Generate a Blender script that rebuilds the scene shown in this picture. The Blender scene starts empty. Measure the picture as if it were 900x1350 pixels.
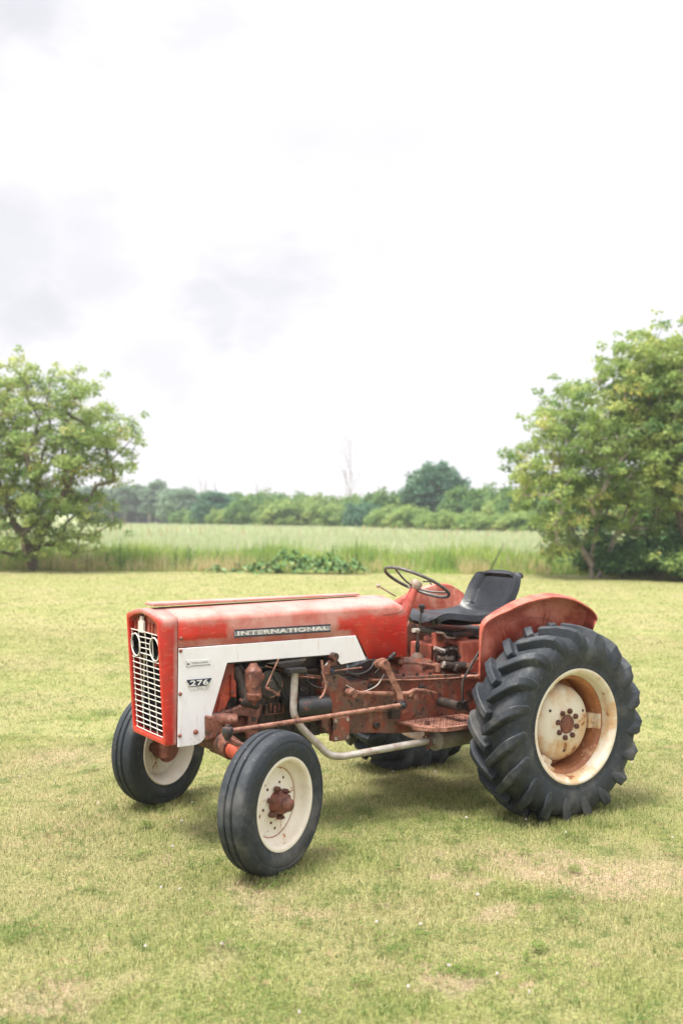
import bpy, bmesh, math, random
import numpy as np
from mathutils import Vector, Matrix, Quaternion

R = math.radians
S = bpy.context.scene
COL = S.collection

# ------------------------------------------------------------------ camera
CAM = Vector((4.5205, 5.1563, 1.739))
CF = Vector((-0.55627374, -0.83098346, 0.00509998))
CR = Vector((-0.830933, 0.55629643, 0.00919975))
CU = Vector((0.0104819, -0.000879840, 0.9999447))
cd = bpy.data.cameras.new('camera')
cam = bpy.data.objects.new('camera', cd)
COL.objects.link(cam)
rot = Matrix((CR, CU, -CF)).transposed()
cam.matrix_world = Matrix.Translation(CAM) @ rot.to_4x4()
cd.sensor_fit = 'VERTICAL'
cd.sensor_height = 36
cd.sensor_width = 24
cd.lens = 36.76
cd.clip_end = 6000
cd.clip_start = .05
cd.dof.use_dof = True
cd.dof.focus_distance = 5.7
cd.dof.aperture_fstop = 1.9
S.camera = cam

# ------------------------------------------------------------------ sky + sun
SUN_DIR = Vector((0.42, 0.04, 1.0)).normalized()     # towards the sun: high, a little left of the photographer
sun_el = math.asin(SUN_DIR.z)
sun_az = math.atan2(SUN_DIR.x, SUN_DIR.y)
w = bpy.data.worlds.new('World'); S.world = w; w.use_nodes = True
nt = w.node_tree; nt.nodes.clear()
def N(t, typ, **kw):
    n = t.nodes.new(typ)
    for k, v in kw.items(): setattr(n, k, v)
    return n
def setin(n, i, v): n.inputs[i].default_value = v
L = nt.links.new
out = N(nt, 'ShaderNodeOutputWorld'); bg = N(nt, 'ShaderNodeBackground')
sky = N(nt, 'ShaderNodeTexSky', sky_type='NISHITA', sun_disc=False, sun_elevation=sun_el, sun_rotation=sun_az)
tc = N(nt, 'ShaderNodeTexCoord')
sep = N(nt, 'ShaderNodeSeparateXYZ'); L(tc.outputs['Generated'], sep.inputs[0])
# brightness of an overcast dome: zenith about three times the horizon
elev = N(nt, 'ShaderNodeMapRange'); elev.interpolation_type = 'SMOOTHSTEP'
L(sep.outputs[2], elev.inputs[0]); setin(elev, 1, .36); setin(elev, 2, .95); setin(elev, 3, 1.0); setin(elev, 4, 2.5)
noi = N(nt, 'ShaderNodeTexNoise'); setin(noi, 'Scale', 3.2); setin(noi, 'Detail', 7); setin(noi, 'Roughness', .55)
mp = N(nt, 'ShaderNodeMapping'); setin(mp, 'Scale', (1, 1, 2.2)); L(tc.outputs['Generated'], mp.inputs[0]); L(mp.outputs[0], noi.inputs[0])
# grey undersides of clouds, placed in the sky by direction
def skydir(px, py):
    return (CF + CR * ((px - 450) / 1378.5) - CU * ((py - 675) / 1378.5)).normalized()
warp = N(nt, 'ShaderNodeTexNoise'); setin(warp, 'Scale', 5.5); setin(warp, 'Detail', 6); setin(warp, 'Roughness', .6)
L(mp.outputs[0], warp.inputs[0])
wsub = N(nt, 'ShaderNodeVectorMath', operation='SUBTRACT'); L(warp.outputs['Color'], wsub.inputs[0]); setin(wsub, 1, (.5, .5, .5))
wsc = N(nt, 'ShaderNodeVectorMath', operation='SCALE'); L(wsub.outputs[0], wsc.inputs[0]); setin(wsc, 'Scale', .21)
wad = N(nt, 'ShaderNodeVectorMath', operation='ADD'); L(tc.outputs['Generated'], wad.inputs[0]); L(wsc.outputs[0], wad.inputs[1])
acc = None
for (px, py, rad, amt) in [(45, 405, .065, .85), (105, 335, .07, .6), (-30, 330, .09, .75), (335, 388, .055, .7), (268, 408, .045, .7), (395, 365, .045, .5),
                           (60, 8, .07, .9), (290, 20, .06, .55), (-60, -20, .1, .9), (190, 470, .05, .35), (560, 455, .06, .18), (330, 160, .06, .15), (700, 480, .05, .15)]:
    d = N(nt, 'ShaderNodeVectorMath', operation='DISTANCE'); L(wad.outputs[0], d.inputs[0]); setin(d, 1, skydir(px, py))
    m = N(nt, 'ShaderNodeMapRange'); m.interpolation_type = 'SMOOTHSTEP'; L(d.outputs['Value'], m.inputs[0])
    setin(m, 1, rad * 1.15); setin(m, 2, rad * .25); setin(m, 3, 0); setin(m, 4, amt)
    if acc is None: acc = m.outputs[0]
    else:
        a = N(nt, 'ShaderNodeMath', operation='MAXIMUM'); L(acc, a.inputs[0]); L(m.outputs[0], a.inputs[1]); acc = a.outputs[0]
cl = N(nt, 'ShaderNodeMix', data_type='RGBA'); L(acc, cl.inputs[0])
cl.inputs[6].default_value = (1.08, 1.065, 1.10, 1); cl.inputs[7].default_value = (.84, .835, .89, 1)
soft = N(nt, 'ShaderNodeMapRange'); L(noi.outputs[0], soft.inputs[0]); setin(soft, 1, .3); setin(soft, 2, .6); setin(soft, 3, .945); setin(soft, 4, 1.03)
mu = N(nt, 'ShaderNodeVectorMath', operation='SCALE'); L(cl.outputs[2], mu.inputs[0]); L(soft.outputs[0], mu.inputs['Scale'])
mu2 = N(nt, 'ShaderNodeVectorMath', operation='SCALE'); L(mu.outputs[0], mu2.inputs[0]); L(elev.outputs[0], mu2.inputs['Scale'])
mu3 = N(nt, 'ShaderNodeVectorMath', operation='SCALE'); L(mu2.outputs[0], mu3.inputs[0]); setin(mu3, 'Scale', 4.2)
mx = N(nt, 'ShaderNodeMix', data_type='RGBA'); setin(mx, 0, .97); L(sky.outputs[0], mx.inputs[6]); L(mu3.outputs[0], mx.inputs[7])
L(mx.outputs[2], bg.inputs[0]); setin(bg, 'Strength', .1)
L(bg.outputs[0], out.inputs[0])
sd = bpy.data.lights.new('sun', 'SUN'); sd.energy = 2.7; sd.angle = R(17); sd.color = (1, .95, .87)
sun = bpy.data.objects.new('sun', sd); COL.objects.link(sun)
sun.rotation_euler = SUN_DIR.to_track_quat('Z', 'Y').to_euler()
vs = S.view_settings
vs.view_transform = 'Standard'; vs.look = 'None'; vs.gamma = 1; vs.exposure = 1.22
S.cycles.max_bounces = 6
S.cycles.transparent_max_bounces = 4
S.cycles.use_denoising = True

# ------------------------------------------------------------------ helpers
def tag(o, label=None, cat=None, group=None, kind=None):
    if label: o['label'] = label
    if cat: o['category'] = cat
    if group: o['group'] = group
    if kind: o['kind'] = kind
    return o
def empty(name, loc=(0, 0, 0), label=None, cat=None, group=None):
    o = bpy.data.objects.new(name, None); COL.objects.link(o); o.location = loc; o.empty_display_size = .2
    return tag(o, label, cat, group)
def obj(name, bm, m, parent=None, smooth=35, bevel=0, seg=2, loc=None, rot=None):
    me = bpy.data.meshes.new(name)
    bmesh.ops.remove_doubles(bm, verts=bm.verts, dist=1e-5)
    bmesh.ops.recalc_face_normals(bm, faces=bm.faces)
    bm.to_mesh(me); bm.free()
    o = bpy.data.objects.new(name, me); COL.objects.link(o)
    for x in (m if isinstance(m, (list, tuple)) else [m]): me.materials.append(x)
    if parent: o.parent = parent
    if loc is not None: o.location = loc
    if rot is not None: o.rotation_euler = rot
    if bevel:
        b = o.modifiers.new('bevel', 'BEVEL'); b.width = bevel; b.segments = seg; b.limit_method = 'ANGLE'; b.angle_limit = R(32)
    if smooth:
        for p in me.polygons: p.use_smooth = True
        me.set_sharp_from_angle(angle=R(smooth))
    return o
def add_box(bm, x0, x1, y0, y1, z0, z1):
    v = [bm.verts.new((x, y, z)) for x in (x0, x1) for y in (y0, y1) for z in (z0, z1)]
    for f in ((0, 1, 3, 2), (4, 6, 7, 5), (0, 4, 5, 1), (2, 3, 7, 6), (0, 2, 6, 4), (1, 5, 7, 3)):
        bm.faces.new([v[i] for i in f])
def frame_of(d):
    d = Vector(d).normalized()
    a = Vector((0, 0, 1)) if abs(d.z) < .9 else Vector((1, 0, 0))
    u = d.cross(a).normalized(); v = d.cross(u).normalized()
    return d, u, v
def add_cyl(bm, a, b, r0, r1=None, n=20, cap=True, start=0):
    a = Vector(a); b = Vector(b); r1 = r0 if r1 is None else r1
    d, u, v = frame_of(b - a)
    A = [bm.verts.new(a + (u * math.cos(t) + v * math.sin(t)) * r0) for t in [start + 2 * math.pi * i / n for i in range(n)]]
    B = [bm.verts.new(b + (u * math.cos(t) + v * math.sin(t)) * r1) for t in [start + 2 * math.pi * i / n for i in range(n)]]
    for i in range(n): bm.faces.new((A[i], A[(i + 1) % n], B[(i + 1) % n], B[i]))
    if cap: bm.faces.new(A[::-1]); bm.faces.new(B)
def spline(pts, sub=8):
    P = [Vector(p) for p in pts]; o = []
    for i in range(len(P) - 1):
        p0 = P[max(i - 1, 0)]; p1 = P[i]; p2 = P[i + 1]; p3 = P[min(i + 2, len(P) - 1)]
        for k in range(sub):
            t = k / sub
            o.append(.5 * ((2 * p1) + (-p0 + p2) * t + (2 * p0 - 5 * p1 + 4 * p2 - p3) * t * t + (-p0 + 3 * p1 - 3 * p2 + p3) * t ** 3))
    o.append(P[-1]); return o
def fillet(pts, rad=.03, sub=5):
    P = [Vector(p) for p in pts]; o = [P[0]]
    for i in range(1, len(P) - 1):
        a = P[i - 1] - P[i]; b = P[i + 1] - P[i]; r = min(rad, a.length * .45, b.length * .45)
        A = P[i] + a.normalized() * r; B = P[i] + b.normalized() * r
        for k in range(sub + 1):
            t = k / sub; o.append(A * (1 - t) ** 2 + P[i] * 2 * t * (1 - t) + B * t * t)
    o.append(P[-1]); return o
def add_tube(bm, path, r, n=12, cap=True, sq=None):
    """r a number or a list; sq=(w,h) makes a flat bar."""
    path = [Vector(p) for p in path]; rings = []; prev = None
    for i, p in enumerate(path):
        d = (path[min(i + 1, len(path) - 1)] - path[max(i - 1, 0)]).normalized()
        if prev is None: _, u, v = frame_of(d)
        else:
            u = (prev - d * prev.dot(d)).normalized(); v = d.cross(u)
        prev = u
        rr = r[i] if isinstance(r, (list, tuple)) else r
        if sq: ring = [p + u * sq[0] * a + v * sq[1] * b for a, b in ((.5, .5), (-.5, .5), (-.5, -.5), (.5, -.5))]
        else: ring = [p + (u * math.cos(2 * math.pi * k / n) + v * math.sin(2 * math.pi * k / n)) * rr for k in range(n)]
        rings.append([bm.verts.new(q) for q in ring])
    m = len(rings[0])
    for A, B in zip(rings, rings[1:]):
        for k in range(m): bm.faces.new((A[k], A[(k + 1) % m], B[(k + 1) % m], B[k]))
    if cap: bm.faces.new(rings[0][::-1]); bm.faces.new(rings[-1])
def add_prism(bm, pts, y0, y1, ax='y'):
    """polygon of (x, z) pairs extruded along y (or (x, y) along z, (y, z) along x)"""
    f = {'y': lambda a, b, c: (a, c, b), 'z': lambda a, b, c: (a, b, c), 'x': lambda a, b, c: (c, a, b)}[ax]
    A = [bm.verts.new(f(a, b, y0)) for a, b in pts]; B = [bm.verts.new(f(a, b, y1)) for a, b in pts]
    n = len(pts)
    for i in range(n): bm.faces.new((A[i], A[(i + 1) % n], B[(i + 1) % n], B[i]))
    bm.faces.new(A[::-1]); bm.faces.new(B)
def add_lathe(bm, prof, n=96, close=False, c=(0, 0, 0), ax='y'):
    """prof: (r, h) pairs about the y axis (or z)"""
    c = Vector(c)
    def P(r, h, t):
        if ax == 'y': return c + Vector((r * math.cos(t), h, r * math.sin(t)))
        return c + Vector((r * math.cos(t), r * math.sin(t), h))
    rings = []
    for r, h in prof:
        if r < 1e-6: rings.append([bm.verts.new(P(0, h, 0))] * n)
        else: rings.append([bm.verts.new(P(r, h, 2 * math.pi * i / n)) for i in range(n)])
    prs = list(zip(rings, rings[1:]))
    if close: prs.append((rings[-1], rings[0]))
    for A, B in prs:
        for i in range(n):
            q = [A[i], A[(i + 1) % n], B[(i + 1) % n], B[i]]
            u = []
            for x in q:
                if x not in u: u.append(x)
            if len(u) > 2: bm.faces.new(u)
def add_bolt(bm, p, d, r=.012, h=.012):
    p = Vector(p); d = Vector(d).normalized()
    add_cyl(bm, p - d * .004, p + d * h, r, r * .93, n=6)
    add_cyl(bm, p + d * h * .9, p + d * (h * 1.5), r * .5, r * .45, n=8)
def BM(): return bmesh.new()

# ------------------------------------------------------------------ materials
def newmat(name):
    m = bpy.data.materials.new(name); m.use_nodes = True
    t = m.node_tree; b = t.nodes['Principled BSDF']
    return m, t, b
def noise(t, scale, detail=5, rough=.55, vec=None, dist=0):
    n = t.nodes.new('ShaderNodeTexNoise'); setin(n, 'Scale', scale); setin(n, 'Detail', detail); setin(n, 'Roughness', rough); setin(n, 'Distortion', dist)
    if vec is None: vec = t.nodes.new('ShaderNodeTexCoord').outputs['Object']
    t.links.new(vec, n.inputs['Vector']); return n.outputs[0]
def ramp(t, f, lo, hi, a=0., b=1.):
    n = t.nodes.new('ShaderNodeMapRange'); n.interpolation_type = 'SMOOTHSTEP'
    t.links.new(f, n.inputs[0]); setin(n, 1, lo); setin(n, 2, hi); setin(n, 3, a); setin(n, 4, b); return n.outputs[0]
def mix(t, f, a, b, mode='MIX'):
    n = t.nodes.new('ShaderNodeMix'); n.data_type = 'RGBA'; n.blend_type = mode
    if isinstance(f, (int, float)): n.inputs[0].default_value = f
    else: t.links.new(f, n.inputs[0])
    for i, c in ((6, a), (7, b)):
        if isinstance(c, (tuple, list)): n.inputs[i].default_value = (*c[:3], 1)
        else: t.links.new(c, n.inputs[i])
    return n.outputs[2]
def math_(t, op, a, b=None):
    n = t.nodes.new('ShaderNodeMath'); n.operation = op; n.use_clamp = False
    for i, c in ((0, a), (1, b)):
        if c is None: continue
        if isinstance(c, (int, float)): n.inputs[i].default_value = c
        else: t.links.new(c, n.inputs[i])
    return n.outputs[0]
def bump(t, b, h, dist=.002, strength=1):
    n = t.nodes.new('ShaderNodeBump'); setin(n, 'Strength', strength); setin(n, 'Distance', dist)
    t.links.new(h, n.inputs['Height']); t.links.new(n.outputs[0], b.inputs['Normal'])
def stretch(t, sx, sy, sz):
    c = t.nodes.new('ShaderNodeTexCoord'); m = t.nodes.new('ShaderNodeMapping'); setin(m, 'Scale', (sx, sy, sz))
    t.links.new(c.outputs['Object'], m.inputs[0]); return m.outputs[0]
def objxyz(t):
    c = t.nodes.new('ShaderNodeTexCoord'); s = t.nodes.new('ShaderNodeSeparateXYZ'); t.links.new(c.outputs['Object'], s.inputs[0]); return s.outputs

def metal_mat(name, c1, c2, c3=None, dust=None, lo=.42, hi=.6, rough=(.45, .8), scale=18, metallic=0, grime=.5, spots=.66, bumpd=.0015, coat=0):
    """c1 base, c2 worn / second colour in patches, c3 rust in small spots"""
    m, t, b = newmat(name)
    n1 = noise(t, scale, 7, .65); n2 = noise(t, scale * 4.3, 6, .6); n3 = noise(t, scale * .4, 4, .5)
    f = ramp(t, n1, lo, hi)
    c = mix(t, f, c1, c2)
    if c3:
        s = ramp(t, n2, spots, spots + .07); c = mix(t, s, c, c3)
        s2 = ramp(t, math_(t, 'ADD', n1, math_(t, 'MULTIPLY', n2, .5)), spots + .25, spots + .3); c = mix(t, s2, c, c3)
    if grime:
        g = ramp(t, n3, .45, .7, 0, grime); c = mix(t, g, c, (.035, .025, .02))
    if dust:
        c = mix(t, ramp(t, noise(t, scale * 2.1, 6, .7), .56, .68, 0, .75), c, dust)
        c = mix(t, ramp(t, noise(t, scale * .8, 5, .6), .44, .34, 0, .8), c, (.02, .016, .014))
    t.links.new(c, b.inputs['Base Color'])
    t.links.new(ramp(t, n2, .3, .7, *rough), b.inputs['Roughness'])
    b.inputs['Metallic'].default_value = metallic
    if coat: b.inputs['Coat Weight'].default_value = coat
    bump(t, b, n2, bumpd)
    return m

M = {}
# red hood paint: glossy repaint on the flanks, chalky and pale on top and round the badge
m, t, b = newmat('hood_red')
X, Y_, Z = objxyz(t)
wob = noise(t, 9, 6, .6); wob2 = noise(t, 40, 5, .6, stretch(t, 1, 1, .35)); wv = math_(t, 'MULTIPLY', math_(t, 'SUBTRACT', wob, .5), .07)
wv2 = math_(t, 'MULTIPLY', math_(t, 'SUBTRACT', wob2, .5), .03)
zz = math_(t, 'ADD', Z, wv)
xx = math_(t, 'ADD', X, wv2)
top = math_(t, 'MULTIPLY', ramp(t, zz, 1.150, 1.195), ramp(t, X, 2.325, 2.29))
mid = math_(t, 'MULTIPLY', ramp(t, xx, 1.205, 1.26), ramp(t, xx, 1.945, 1.925))
low = math_(t, 'MULTIPLY', ramp(t, math_(t, 'ADD', Z, wv2), 1.105, 1.085), math_(t, 'MULTIPLY', ramp(t, xx, 1.13, 1.16), ramp(t, X, 2.219, 2.216)))
edge = ramp(t, math_(t, 'ADD', X, math_(t, 'MULTIPLY', wv, .35)), 2.248, 2.228)
edge = math_(t, 'MULTIPLY', edge, ramp(t, X, 2.216, 2.219))
fade = math_(t, 'MAXIMUM', math_(t, 'MAXIMUM', top, mid), math_(t, 'MAXIMUM', low, edge))
fade = math_(t, 'MULTIPLY', fade, ramp(t, wob, .25, .5, .72, 1))
c = mix(t, ramp(t, noise(t, 14, 6, .6), .35, .65), (.56, .024, .017), (.46, .034, .026))
scr = ramp(t, noise(t, 60, 6, .65, stretch(t, .25, 1, 1)), .54, .68, 0, .5)
c = mix(t, scr, c, (.66, .18, .12))
pale = mix(t, ramp(t, noise(t, 6, 6, .6), .38, .62), (.47, .13, .10), (.54, .26, .22))
c = mix(t, fade, c, pale)
topw = math_(t, 'MULTIPLY', ramp(t, Z, 1.20, 1.245), ramp(t, noise(t, 5, 6, .65), .3, .6, .25, .75))
c = mix(t, topw, c, (.44, .265, .24))
rs = ramp(t, math_(t, 'ADD', noise(t, 75, 5, .6), math_(t, 'MULTIPLY', noise(t, 4, 3, .5), .12)), .705, .735); c = mix(t, rs, c, (.16, .06, .03))
t.links.new(c, b.inputs['Base Color'])
t.links.new(mixf := ramp(t, fade, 0, 1, .33, .62), b.inputs['Roughness'])
bump(t, b, noise(t, 3.0, 2, .5), .008, .35)
M['hood'] = m
# weathered red on other parts
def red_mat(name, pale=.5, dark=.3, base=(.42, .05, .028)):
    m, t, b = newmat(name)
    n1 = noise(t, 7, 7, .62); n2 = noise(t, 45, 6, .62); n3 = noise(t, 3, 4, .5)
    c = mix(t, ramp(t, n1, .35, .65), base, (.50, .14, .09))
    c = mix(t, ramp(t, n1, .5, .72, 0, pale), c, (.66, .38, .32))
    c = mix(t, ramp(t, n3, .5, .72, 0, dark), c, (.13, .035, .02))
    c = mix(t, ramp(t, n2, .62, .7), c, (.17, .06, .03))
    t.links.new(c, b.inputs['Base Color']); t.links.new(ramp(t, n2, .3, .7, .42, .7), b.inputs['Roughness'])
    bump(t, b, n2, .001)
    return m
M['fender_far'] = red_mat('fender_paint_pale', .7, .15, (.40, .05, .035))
M['fender'] = red_mat('fender_paint_shaded', .22, .45, (.30, .038, .022))  # weathered red, darkened with the shade inside the near fender
M['red_rust'] = red_mat('red_rusted', .15, .75, (.22, .03, .018))
M['orange'] = metal_mat('orange_paint', (.42, .065, .022), (.28, .04, .022), (.10, .04, .025), scale=12, grime=.6)
M['brown'] = metal_mat('rusty_casting', (.20, .070, .042), (.11, .038, .026), (.035, .022, .018), (.36, .20, .15), scale=16, grime=.6, spots=.6, bumpd=.004)
M['trans'] = metal_mat('rusty_housing', (.25, .058, .030), (.17, .10, .066), (.04, .026, .02), (.36, .17, .11), scale=10, grime=.65, spots=.6, bumpd=.004)
M['rodrust'] = metal_mat('rusty_rod', (.33, .16, .11), (.20, .08, .052), (.09, .04, .025), scale=25, grime=.3, spots=.6)
M['dark'] = metal_mat('oily_iron', (.018, .015, .014), (.045, .028, .02), (.085, .035, .022), (.11, .065, .05), scale=14, grime=.3, rough=(.4, .75), bumpd=.004)
M['black'] = metal_mat('black_paint', (.022, .022, .024), (.04, .038, .038), (.15, .05, .03), scale=14, grime=.1, rough=(.3, .55), spots=.63)
M['pipe'] = metal_mat('galvanised_pipe', (.45, .42, .38), (.34, .29, .25), (.26, .11, .06), scale=13, grime=0, rough=(.4, .6), metallic=.25, spots=.62)
M['muffler'] = metal_mat('muffler_metal', (.27, .25, .21), (.21, .18, .14), (.22, .12, .07), scale=12, grime=.3, metallic=.2)
M['grille'] = metal_mat('grille_white', (.62, .58, .54), (.56, .47, .40), (.38, .2, .12), scale=40, grime=0, lo=.55, hi=.75, spots=.68)
M['cream'] = metal_mat('wheel_cream', (.74, .68, .57), (.66, .57, .44), (.42, .19, .08), scale=10, grime=0, lo=.45, hi=.7, spots=.67)
M['cream_rusty'] = metal_mat('wheel_cream_rusty', (.70, .64, .53), (.58, .37, .19), (.30, .12, .055), scale=5, grime=0, lo=.42, hi=.64, spots=.645)
M['cream_disc'] = metal_mat('wheel_disc_cream', (.74, .69, .60), (.60, .48, .34), (.34, .13, .06), scale=13, grime=0, lo=.5, hi=.72, spots=.63)
M['rustwell'] = metal_mat('rim_well_rust', (.42, .17, .065), (.33, .12, .05), (.5, .28, .15), scale=9, grime=.2, spots=.62)
M['hub'] = metal_mat('hub_rust', (.22, .075, .048), (.15, .045, .032), (.07, .03, .022), scale=30, grime=.3)
M['nut'] = metal_mat('nut_rust', (.14, .055, .035), (.09, .04, .03), (.25, .1, .05), scale=40, grime=.1)
M['clay'] = metal_mat('clutch_boot', (.34, .29, .24), (.25, .15, .1), (.12, .06, .04), scale=20, grime=.2)
M['dkhole'] = metal_mat('unlit_recess', (.02, .02, .02), (.03, .025, .02), None, scale=10, grime=0)
M['radiator'] = metal_mat('radiator_core', (.008, .008, .010), (.014, .012, .012), None, scale=20, grime=0, rough=(.7, .9))
M['blackplastic'] = metal_mat('lever_knob', (.02, .02, .02), (.05, .05, .05), None, scale=30, grime=0, rough=(.3, .5))
M['steelgrey'] = metal_mat('wheel_rim_grey', (.075, .07, .065), (.12, .11, .10), (.2, .1, .06), scale=30, grime=.1, rough=(.3, .5))
M['badge'] = metal_mat('badge_plate', (.33, .33, .36), (.22, .23, .27), (.5, .5, .5), scale=30, grime=0, rough=(.3, .5), metallic=.4)
M['letter'] = metal_mat('letter_silver', (.72, .70, .68), (.52, .50, .49), (.2, .15, .12), scale=60, grime=0, spots=.66)
M['navy'] = metal_mat('badge_navy', (.022, .028, .05), (.03, .035, .06), None, scale=30, grime=0, rough=(.3, .5))
M['stickerw'] = metal_mat('sticker_white', (.72, .72, .73), (.7, .7, .7), None, scale=30, grime=0)
M['grey_ink'] = metal_mat('grey_ink', (.28, .28, .31), (.35, .35, .38), None, scale=50, grime=0)
M['radiator'].node_tree.nodes['Principled BSDF'].inputs['Specular IOR Level'].default_value = .05
# white side panel with rust at the lower corners
m, t, b = newmat('panel_white')
X, Y_, Z = objxyz(t)
n1 = noise(t, 7, 6, .6); n2 = noise(t, 55, 6, .65)
c = mix(t, ramp(t, n1, .4, .7), (.80, .79, .82), (.76, .74, .76))
lowm = ramp(t, Z, .63, .56)
rs = ramp(t, math_(t, 'ADD', math_(t, 'ADD', n2, math_(t, 'MULTIPLY', lowm, .16)), math_(t, 'MULTIPLY', math_(t, 'SUBTRACT', n1, .5), .3)), .70, .78)
c = mix(t, rs, c, (.36, .17, .08))
str_ = ramp(t, noise(t, 30, 5, .6, stretch(t, 3, 1, .25)), .58, .72, 0, .45)
c = mix(t, str_, c, (.6, .5, .44))
t.links.new(c, b.inputs['Base Color']); setin(b, 'Roughness', .45); bump(t, b, n1, .003, .3)
M['white'] = m
# rubber
def rubber(name, base, dust, lo=.5, hi=.72, amt=.6):
    m, t, b = newmat(name)
    n1 = noise(t, 5, 7, .65); n2 = noise(t, 60, 6, .65); n3 = noise(t, 18, 6, .6)
    c = mix(t, ramp(t, n3, .35, .7), base, tuple(x * 1.5 for x in base))
    c = mix(t, ramp(t, n1, lo, hi, 0, amt), c, dust)
    c = mix(t, ramp(t, noise(t, 28, 7, .75), .56, .70, 0, .5), c, (.10, .095, .085))
    c = mix(t, ramp(t, n2, .64, .70, 0, .6), c, (.26, .24, .21))
    c = mix(t, ramp(t, noise(t, 2.6, 6, .7), .54, .74, 0, .35), c, (.14, .12, .095))
    t.links.new(c, b.inputs['Base Color']); t.links.new(ramp(t, n3, .3, .7, .5, .78), b.inputs['Roughness'])
    bump(t, b, n2, .0015); return m
M['rubber'] = rubber('tyre_rubber', (.0125, .0175, .0235), (.095, .10, .105), .45, .75, .75)
M['rubber_front'] = rubber('front_tyre_rubber', (.0125, .0175, .0235), (.10, .10, .10), .47, .72, .75)
m, t, b = newmat('seat_vinyl')
n1 = noise(t, 8, 5, .6); n2 = noise(t, 220, 3, .6)
c = mix(t, ramp(t, n1, .4, .7), (.007, .009, .013), (.016, .020, .027))
t.links.new(c, b.inputs['Base Color']); t.links.new(ramp(t, n1, .3, .7, .24, .42), b.inputs['Roughness']); bump(t, b, n2, .0006)
M['vinyl'] = m
M['foam'] = metal_mat('torn_foam', (.30, .25, .17), (.16, .14, .11), (.04, .04, .04), scale=50, grime=.2, spots=.5)

# foliage: leaf colour varies per leaf (attribute) and by clump (noise)
def leafmat(name, dark, mid, light, trans=.3, yellow=None, ns=.9):
    m, t, b = newmat(name)
    at = t.nodes.new('ShaderNodeAttribute'); at.attribute_name = 'rnd'
    n1 = noise(t, ns, 3, .6)
    v = math_(t, 'ADD', math_(t, 'MULTIPLY', at.outputs['Fac'], .45), math_(t, 'MULTIPLY', ramp(t, n1, .3, .7), .55))
    c = mix(t, ramp(t, v, 0, .5), dark, mid); c = mix(t, ramp(t, v, .5, 1), c, light)
    if yellow:
        c = mix(t, ramp(t, at.outputs['Fac'], .86, .95, 0, .8), c, yellow)
    t.links.new(c, b.inputs['Base Color']); setin(b, 'Roughness', .55)
    b.inputs['Specular IOR Level'].default_value = .25
    tr = t.nodes.new('ShaderNodeBsdfTranslucent'); t.links.new(c, tr.inputs[0])
    ms = t.nodes.new('ShaderNodeMixShader'); setin(ms, 0, trans)
    t.links.new(b.outputs[0], ms.inputs[1]); t.links.new(tr.outputs[0], ms.inputs[2])
    t.links.new(ms.outputs[0], t.nodes['Material Output'].inputs[0])
    return m
M['leaf_a'] = leafmat('leaf_ash', (.08, .19, .07), (.33, .43, .14), (.66, .66, .25), .5, (.70, .52, .18))
M['leaf_b'] = leafmat('leaf_maple', (.07, .18, .07), (.31, .42, .13), (.66, .67, .24), .5, (.70, .53, .18))
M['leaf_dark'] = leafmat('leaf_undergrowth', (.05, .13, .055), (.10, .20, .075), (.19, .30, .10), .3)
M['leaf_far'] = leafmat('leaf_far', (.07, .17, .07), (.17, .29, .09), (.34, .43, .13), .4, None, .35)
M['leaf_fardark'] = leafmat('leaf_far_dark', (.05, .14, .10), (.10, .22, .13), (.18, .30, .15), .3, None, .35)
M['leaf_yel'] = leafmat('leaf_scrub', (.14, .26, .08), (.28, .39, .12), (.44, .50, .17), .4, None, .3)
M['leaf_haze'] = leafmat('leaf_far_haze', (.15, .24, .17), (.22, .32, .21), (.30, .40, .25), .3, None, .3)  # pale blue haze of distance mixed into the leaf colour
M['leaf_big'] = leafmat('leaf_burdock', (.04, .12, .035), (.10, .20, .06), (.30, .38, .17), .2, None, 2.5)
M['bark'] = metal_mat('bark', (.17, .13, .10), (.10, .075, .06), (.24, .2, .16), scale=9, grime=.3, bumpd=.01)
M['bark_grey'] = metal_mat('bark_grey', (.34, .29, .26), (.25, .2, .18), None, scale=6, grime=0)
M['twig'] = metal_mat('dead_twig', (.30, .24, .22), (.38, .32, .30), None, scale=6, grime=0)

# ================================================================== GROUND
rng = np.random.default_rng(5)
FWD = Vector((CF.x, CF.y, 0)).normalized(); RGT = Vector((CR.x, CR.y, 0)).normalized()
C0 = Vector((CAM.x, CAM.y, 0))
def at(lat, dep, z=0):            # metres to the side of / in front of where the photographer stands
    p = C0 + FWD * dep + RGT * lat; return Vector((p.x, p.y, z))

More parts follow.
